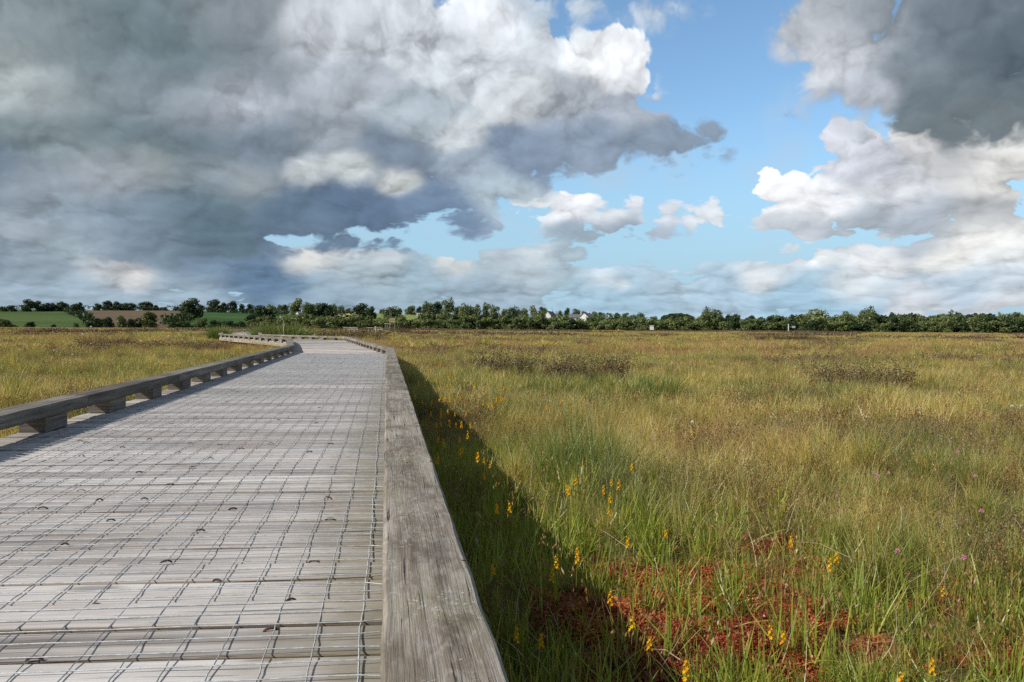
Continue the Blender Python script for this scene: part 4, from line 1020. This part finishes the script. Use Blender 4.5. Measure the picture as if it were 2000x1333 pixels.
for a in ((371,583,36,622,'dark','tall dark two-part tree alone at the corner of the brown field'),(360,598,18,624,'dark','narrow dark tree against the foot of the tall crest tree'),
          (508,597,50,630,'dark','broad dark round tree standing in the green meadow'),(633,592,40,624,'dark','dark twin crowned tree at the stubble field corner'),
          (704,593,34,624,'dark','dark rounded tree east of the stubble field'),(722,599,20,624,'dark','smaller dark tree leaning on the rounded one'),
          (767,599,34,628,'oak','round tree directly behind the boardwalk sign'),(600,605,28,624,'dark','low dark tree below the skyline wood'),
          (1005,597,7,628,'conifer','slim conifer tip rising from the wood'),(1078,603,8,622,'conifer','small dark conifer beside the white gabled house'),
          (1372,610,30,638,'light','pale green round tree left of the big dome tree'),(1392,602,38,640,'oak','big dome shaped tree standing over the scrub'),(1411,614,22,640,'oak','low flank tree right of the dome tree'),
          (1590,604,50,645,'light','broad pale tree with feathery top in the eastern scrub'),(1697,600,26,648,'oak','tallest tree of the eastern wood, with a ragged top'),
          (1684,606,12,648,'light','thin pale tree at the side of the tallest eastern one'),(1714,611,32,650,'dark','dark bulky tree in front of the tallest eastern one'),(1932,614,54,650,'dark','wide dark tree near the east end of the belt')):
    tree(*a, dist=(None if a[3] < 638 else 222+TR.uniform(-4, 8)), grp='single trees one can pick out')
# shrubs
def shrub(px, ytop, w, ybase, kind, label, grp, dist):
    d = ray(px, ytop); k = sqrt(d.x*d.x+d.y*d.y); x, y = d.x/k*dist, d.y/k*dist
    zb = gz(x, y); zt = HC+d.z/k*dist; h = max(.6, zt-zb)*1.25; wid = w/F*dist*1.35
    o = bpy.data.objects.new('shrub', TR.choice(SHR[kind])); o.location = (x, y, zb-.22*h); o.scale = (wid, wid, h*1.12); o.rotation_euler = (0, 0, TR.uniform(0, 6))
    link(o, label=label, cat='shrub', group=grp)
gl = 'dark bushes along the foot of the fields'
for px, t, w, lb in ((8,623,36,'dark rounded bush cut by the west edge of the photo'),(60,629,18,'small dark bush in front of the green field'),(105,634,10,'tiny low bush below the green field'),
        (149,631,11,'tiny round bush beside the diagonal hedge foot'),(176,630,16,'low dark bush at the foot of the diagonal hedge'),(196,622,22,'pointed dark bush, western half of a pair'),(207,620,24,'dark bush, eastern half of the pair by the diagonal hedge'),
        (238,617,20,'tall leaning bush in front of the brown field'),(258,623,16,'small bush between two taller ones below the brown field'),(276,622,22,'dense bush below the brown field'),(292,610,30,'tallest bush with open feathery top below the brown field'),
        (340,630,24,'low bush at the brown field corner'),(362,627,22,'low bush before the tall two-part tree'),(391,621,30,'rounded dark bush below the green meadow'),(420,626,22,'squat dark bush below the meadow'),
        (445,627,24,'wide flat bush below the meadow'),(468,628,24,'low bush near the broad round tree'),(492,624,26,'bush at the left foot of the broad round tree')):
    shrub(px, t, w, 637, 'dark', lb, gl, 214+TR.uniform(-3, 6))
gb = 'scrub belt shrubs along the far bog edge'
bel = []
x = 512
while x < 2030:
    top = 621 if x < 700 else 625 if x < 900 else 620 if x < 1060 else 625 if x < 1300 else 627 if x < 1500 else 627
    w = TR.uniform(20, 34); bel.append((x, top+TR.uniform(-2, 5), w*1.1, 'green' if TR.random() < (.9 if x < 1380 else .4) else 'dark', 213+TR.uniform(-3, 3))); x += w*.52
x = 520
while x < 2030:
    top = 616 if x < 640 else 617 if x < 730 else 620 if x < 830 else 612 if x < 1060 else 620 if x < 1300 else 621 if x < 1500 else 618
    w = TR.uniform(22, 40); bel.append((x, top+TR.uniform(-3, 4), w, 'green' if TR.random() < (.85 if x < 1380 else .4) else 'dark', 226+TR.uniform(-3, 5))); x += w*.62
x = 1560
while x < 2030:
    w = TR.uniform(26, 44); bel.append((x, 611+TR.uniform(0, 7), w, 'green' if TR.random() < .5 else 'dark', 240+TR.uniform(-3, 5))); x += w*.7
bel.sort()
for i, (x, t, w, k, d) in enumerate(bel):
    lb = '%s shrub %s of the scrub belt at the far bog edge, %s counting from the west' % ({'green': 'green', 'dark': 'dark'}[k], 'in the front row' if d < 218 else 'in the back rows', None)
    bel[i] = (x, t, w, k, d, 'front' if d < 218 else 'back')
cnt = {}
for x, t, w, k, d, row in bel:
    cnt[row] = cnt.get(row, 0)+1; c = cnt[row]
    od = ordw(c) if c < 100 else 'hundredth' if c == 100 else 'hundred and '+ordw(c-100)
    shrub(x, t, w, 645, k, '%s shrub, %s from the west in %s row of far scrub belt' % (k, od, row), gb, d)
# the far round wood and hedges
def hedge(name, path, h, w, m, label, n=90, leaf=.5, cat='hedge', kind=None):
    mb = MB(); R = random.Random(len(path)+int(h*10))
    segs = list(zip(path, path[1:]))
    for a, b in segs:
        L_ = (Vector(b)-Vector(a)).length
        for k in range(int(L_*n/10)):
            t = R.random(); p = Vector(a).lerp(Vector(b), t); hh = h*(.7+.45*mn.noise(Vector((p.x*.12, p.y*.12, 0)))+.2*mn.noise(Vector((p.x*.5, p.y*.5, 0))))
            g = gz(p.x, p.y); p = Vector((p.x+R.gauss(0, w*.4), p.y+R.gauss(0, w*.4), g+hh*R.random()**.7))
            u = Vector((R.gauss(0, 1), R.gauss(0, 1), R.gauss(.3, 1))).normalized(); s = leaf*R.uniform(.5, 1.2); e1 = u.orthogonal().normalized()*s; e2 = u.cross(e1)*.7
            mb.quad([p-e1, p+e2, p+e1, p-e2], [(R.random(), .3, 0)]*4)
    mb.obj(name, m, label=label, cat=cat if not kind else None, kind=kind)
def hp_(x, frac):
    a = None; d = ray(x, 630); k = sqrt(d.x*d.x+d.y*d.y); r = R_H0+(R_H1-R_H0)*frac; return (d.x/k*r, d.y/k*r, 0)
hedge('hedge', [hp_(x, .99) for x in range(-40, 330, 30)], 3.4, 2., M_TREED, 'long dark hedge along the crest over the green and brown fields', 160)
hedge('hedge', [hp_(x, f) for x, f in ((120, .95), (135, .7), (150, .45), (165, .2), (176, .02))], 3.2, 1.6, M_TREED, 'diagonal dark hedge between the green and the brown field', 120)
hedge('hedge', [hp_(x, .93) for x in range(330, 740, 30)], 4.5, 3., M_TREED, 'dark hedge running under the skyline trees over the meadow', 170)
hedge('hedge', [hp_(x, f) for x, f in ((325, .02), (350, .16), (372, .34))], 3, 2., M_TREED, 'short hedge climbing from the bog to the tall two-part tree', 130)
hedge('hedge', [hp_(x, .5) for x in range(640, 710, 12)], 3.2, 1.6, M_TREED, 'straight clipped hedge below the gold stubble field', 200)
hedge('hedge', [hp_(x, .9) for x in range(830, 1300, 30)], 5., 4., M_TREE, 'ragged green hedge behind the houses on the hill', 160)
hedge('hedge', [hp_(x, .97) for x in range(1260, 2050, 40)], 4., 4., M_TREE, 'low distant hedge closing the eastern skyline', 120)
# bluish round wood on the skyline
def far_wood():
    mb = MB(); R = random.Random(77)
    for k in range(5200):
        x = R.uniform(1291, 1356); t = (x-1291)/65; top = 613+7*abs(t*2-1)**2.2+1.5*mn.noise(Vector((x*.15, 0, 0)))
        y = top+(632-top)*R.random(); r = 700+R.uniform(0, 60); p = at(x, y, r); p.z = max(p.z, gz(p.x, p.y)+.5)
        u = Vector((R.gauss(0, 1), R.gauss(0, 1), R.gauss(.3, 1))).normalized(); s = R.uniform(.4, 1.1); e1 = u.orthogonal().normalized()*s; e2 = u.cross(e1)*.7
        mb.quad([p-e1, p+e2, p+e1, p-e2], [(R.random(), .3, 0)]*4)
    o = mb.obj('distant_woods', M_TREED, kind='stuff'); o['label'] = 'dark bluish round topped wood on the skyline'
far_wood()

# ------------------------------------------------------------------ buildings, poles, sign
def frame_to(px, r):
    d = ray(px, 640); k = sqrt(d.x*d.x+d.y*d.y); x, y = d.x/k*r, d.y/k*r
    return Vector((x, y, gz(x, y))), -atan2(x, y)
def house(px, r, wide, deep, eave, ridge, rot, label, nwin=2, name='house', wall=None, lift=0., gable='y', cat='house'):
    p, a = frame_to(px, r); root = empty(name, p+Vector((0, 0, lift)), a+rot, label=label, cat=cat)
    w, dp = wide/2, deep/2; mb = MB()
    for s in (-1, 1):
        mb.quad([(-w, s*dp, -1), (w, s*dp, -1), (w, s*dp, eave), (-w, s*dp, eave)][::s])
        mb.quad([(s*w, -dp, -1), (s*w, dp, -1), (s*w, dp, eave), (s*w, 0, ridge), (s*w, -dp, eave)][::s])
    mb.obj('wall', wall or M_WHITE, parent=root)
    rf = MB(); o = .3
    for s in (-1, 1):
        k = (ridge-eave)/dp; e = eave-o*k+.05
        top = [(-w-o, 0, ridge+.05), (w+o, 0, ridge+.05), (w+o, s*(dp+o), e), (-w-o, s*(dp+o), e)]
        rf.quad(top[::-s]); rf.quad([(x, y, z+.18) for x, y, z in top][::s])
        rf.quad([top[2], top[3], (top[3][0], top[3][1], top[3][2]+.18), (top[2][0], top[2][1], top[2][2]+.18)])
    for s in (-1, 1):
        rf.quad([(s*(w+o), -(dp+o), eave-o*(ridge-eave)/dp+.05), (s*(w+o), 0, ridge+.05), (s*(w+o), 0, ridge+.23), (s*(w+o), -(dp+o), eave-o*(ridge-eave)/dp+.23)])
        rf.quad([(s*(w+o), (dp+o), eave-o*(ridge-eave)/dp+.05), (s*(w+o), 0, ridge+.05), (s*(w+o), 0, ridge+.23), (s*(w+o), (dp+o), eave-o*(ridge-eave)/dp+.23)])
    r_ = rf.obj('roof', M_SLATE, parent=root)
    if name == 'house':
        c = MB(); c.box((w*.6, 0, ridge+.5), .3, .3, .7); c.obj('chimney', M_WHITE, parent=r_)
        for k in range(nwin):
            x = -w+(k+.5)*wide/nwin; c = MB(); c.box((x, -dp-.03, eave*.55), .5, .04, .55); c.obj('window', M_GLASS, parent=root)
    return root
house(1074, 430, 7, 4.6, 2.6, 5.2, radians(68), 'small white house with steep bright gable among the trees')
house(1126, 455, 8, 5, 2.4, 3.9, radians(8), 'low white bungalow, western one of two on the hill', 3)
house(1146, 450, 6, 5.5, 2.5, 4.8, radians(60), 'white bungalow with pointed gable, eastern one of two', 2)
house(1184, 500, 5, 4, 1.8, 2.8, radians(10), 'tiny pale outbuilding east of the two bungalows', 1)
house(586, 560, 4, 4, 1.8, 2.6, radians(20), 'tiny pale cottage under the skyline wood', 1)
house(110, 600, 10, 6, 1.6, 2.5, radians(5), 'low dark barn on the crest at the top of the diagonal hedge', name='barn', wall=M_DARKMETAL, cat='barn')
def caravan():
    p, a = frame_to(820, 500); root = empty('caravan', p, a, label='cream caravan parked in the light green hill field', cat='caravan')
    mb = MB(); prof = [(-1.9, .5), (-2.1, 1.2), (-1.8, 2.4), (1.7, 2.5), (2.0, 1.5), (1.9, .5)]
    mb.grid([[(x, -1, z) for x, z in prof], [(x, 1, z) for x, z in prof]], closed=True)
    mb.quad([(x, -1, z) for x, z in prof]); mb.quad([(x, 1, z) for x, z in prof][::-1]); mb.obj('body', M_WHITE, parent=root)
    for x in (-1, .3, 1.2):
        c = MB(); c.box((x, -1.02, 1.7), .35, .02, .25); c.obj('window', M_GLASS, parent=root)
    c = MB(); c.tube([(0, -.95, .35), (0, -.75, .35)], .33, 14); c.tube([(0, .75, .35), (0, .95, .35)], .33, 14); c.obj('wheel', M_DARKMETAL, parent=root)
caravan()
def pole(px, ytop, r, ybase, label, rad=.12, arm=True, m=None):
    p, a = frame_to(px, r); zt = at(px, ytop, r).z; root = empty('utility_pole', p, a, label=label, cat='utility pole', group='utility poles')
    mb = MB(); h = zt-p.z; mb.tube([(0, 0, -.3), (0, 0, h)], [rad, rad*.7], 8); mb.obj('pole', m or M_POLE, parent=root)
    if arm:
        mb = MB(); mb.box((0, 0, h-.5), .9, .06, .06); mb.obj('crossarm', M_POLE, parent=root)
        for x in (-.75, 0, .75): c = MB(); c.tube([(x, 0, h-.44), (x, 0, h-.28)], .04, 6); c.obj('insulator', M_WHITE, parent=root)
pole(1087, 607, 300, 640, 'tall grey pole just east of the white gabled house')
pole(1185, 612, 420, 625, 'pole on the light green slope east of the bungalows')
pole(1263, 618, 330, 632, 'pole in the scrub west of the bluish wood')
pole(1463, 621, 330, 632, 'pale pole among the low skyline trees to the east')
pole(1080.5, 636, 180, 645, 'short bare post at the bog edge under the white gabled house', .06, False)
def instrument():
    p = frame_to(1273, 172)[0]; p.z = 0; h = at(1273, 635.5, p.length).z; root = empty('instrument_box', p, -atan2(p.x, p.y), label='white box on a short post standing out on the open bog', cat='instrument box')
    r = p.length; w = 7.5/F*r
    mb = MB(); mb.box((0, 0, h*.62), w/2, w/2, h*.30, None, .2); mb.obj('cabinet', M_WHITE, parent=root)
    mb = MB(); mb.box((0, 0, h*.95), w*.62, w*.62, .04); mb.obj('lid', M_WHITE, parent=root)
    mb = MB(); mb.tube([(0, 0, -.3), (0, 0, h*.32)], .05, 8); mb.obj('post', M_GALV, parent=root)
instrument()
def weather():
    r = 180; p, a = frame_to(1540, r); p.z = 0; zt = at(1540, 634.5, r).z; root = empty('weather_mast', p, a, label='slim white mast with small box in front of the eastern scrub', cat='mast')
    mb = MB(); mb.tube([(0, 0, -.3), (0, 0, zt)], .09, 8); mb.obj('post', M_WHITE, parent=root)
    mb = MB(); mb.box((1.0, 0, zt*.72), .32, .2, .22); mb.obj('cabinet', M_GALV, parent=root)
    mb = MB(); mb.tube([(0, 0, zt*.72), (.75, 0, zt*.72)], .035, 6); mb.obj('arm', M_GALV, parent=root)
    mb = MB(); mb.tube([(0, 0, zt-.1), (0, 0, zt+.12)], [.13, .1], 8); mb.obj('cap', M_WHITE, parent=root)
weather()
def bent_pole():
    r = 52; p, a = frame_to(554, r); z = lambda y: at(554, y, r).z; k = r/F
    root = empty('marker_pole', p, a, label='thin pale pole with bent top and white tip behind the boardwalk bend', cat='pole')
    mb = MB(); mb.tube([(0, 0, -.2), (0, 0, z(634)), (0, 0, z(628)), (-1.5*k, 0, z(624)), (-4*k, 0, z(621)), (-6*k, 0, z(619.5))], [.022, .022, .02, .018, .016, .016], 8); mb.obj('pole', M_GALV, True, parent=root)
    mb = MB(); mb.tube([(-5.4*k, 0, z(620.4)), (-6.2*k, 0, z(619.0)), (-7.2*k, 0, z(618.2))], [.03, .045, .02], 10); mb.obj('tip', M_WHITE, True, parent=root)
bent_pole()
def sign():
    r = 96; p, a = frame_to(766, r); k = r/F; z = lambda y: at(766, y, r).z
    root = empty('board_sign', p, a, label='two tan boards mounted on a timber frame beyond the boardwalk', cat='sign')
    for y0, y1, m in ((621.5, 625.2, M_TAN), (626.4, 629.8, M_TAN)):
        mb = MB(); mb.box((0, 0, (z(y0)+z(y1))/2), 5.8*k, .03, (z(y0)-z(y1))/2); mb.obj('sign_board', m, parent=root)
    mb = MB(); mb.box((-.5*k, 0, z(620.8)), 4.6*k, .05, .03); mb.obj('cap', M_RED, parent=root)
    for x in (-4.6, 4.6):
        mb = MB(); mb.box((x*k, .07, z(621.5)/2), .04, .04, z(621.5)/2); mb.obj('post', M_POLE, parent=root)
    p, a = frame_to(757, r-2); root = empty('timber_shelter', p, a, label='plain timber frame with flat top beside the two tan boards', cat='frame')
    mb = MB(); mb.box((0, 0, z(632.8)), 6.2*k, .25, .05); mb.obj('roof_board', M_TAN, parent=root)
    for x in (-4.2, -.5, 3.6):
        for yy in (-.15, .15):
            mb = MB(); mb.box((x*k, yy, z(633.6)/2), .045, .045, z(633.6)/2); mb.obj('post', M_POLE, parent=root)
sign()
def far_walk(x0, x1, yy, r, label):
    p0, p1 = at(x0, yy, r), at(x1, yy+.2, r*.97); c = (p0+p1)/2; z = max(.30, p0.z-.02); c.z = 0
    d = (p1-p0); d.z = 0; ln = d.length; ang = atan2(d.y, d.x)
    root = empty('footbridge', c, ang, label=label, cat='boardwalk', group='far pieces of boardwalk')
    mb = MB(); mb.box((0, .6, z), ln/2, .9, .03, None, .3); mb.obj('deck', M_DECK, parent=root)
    mb = MB(); mb.box((0, -.28, z+.16), ln/2, .07, .04, None, .6); mb.obj('kerb_rail', M_RAIL, parent=root)
    n = max(3, int(ln/1.1))
    for k in range(n):
        mb = MB(); mb.box((-ln/2+(k+.5)*ln/n, -.33, z/2), .07, .05, z/2, None, k*.13); mb.obj('support_post', M_FASCIA, parent=root)
far_walk(675, 704, 642.6, 88, 'far piece of boardwalk on pale posts, the western one of two')
far_walk(721, 751, 643.0, 92, 'far piece of boardwalk leading up to the two tan boards')
p, a = frame_to(734, 90); mb = MB(); mb.tube([(0, 0, -.2), (0, 0, at(734, 637.5, 90).z)], .035, 8); o = mb.obj('marker_post', M_WHITE, label='short white marker post on the far boardwalk', cat='post'); o.location = p
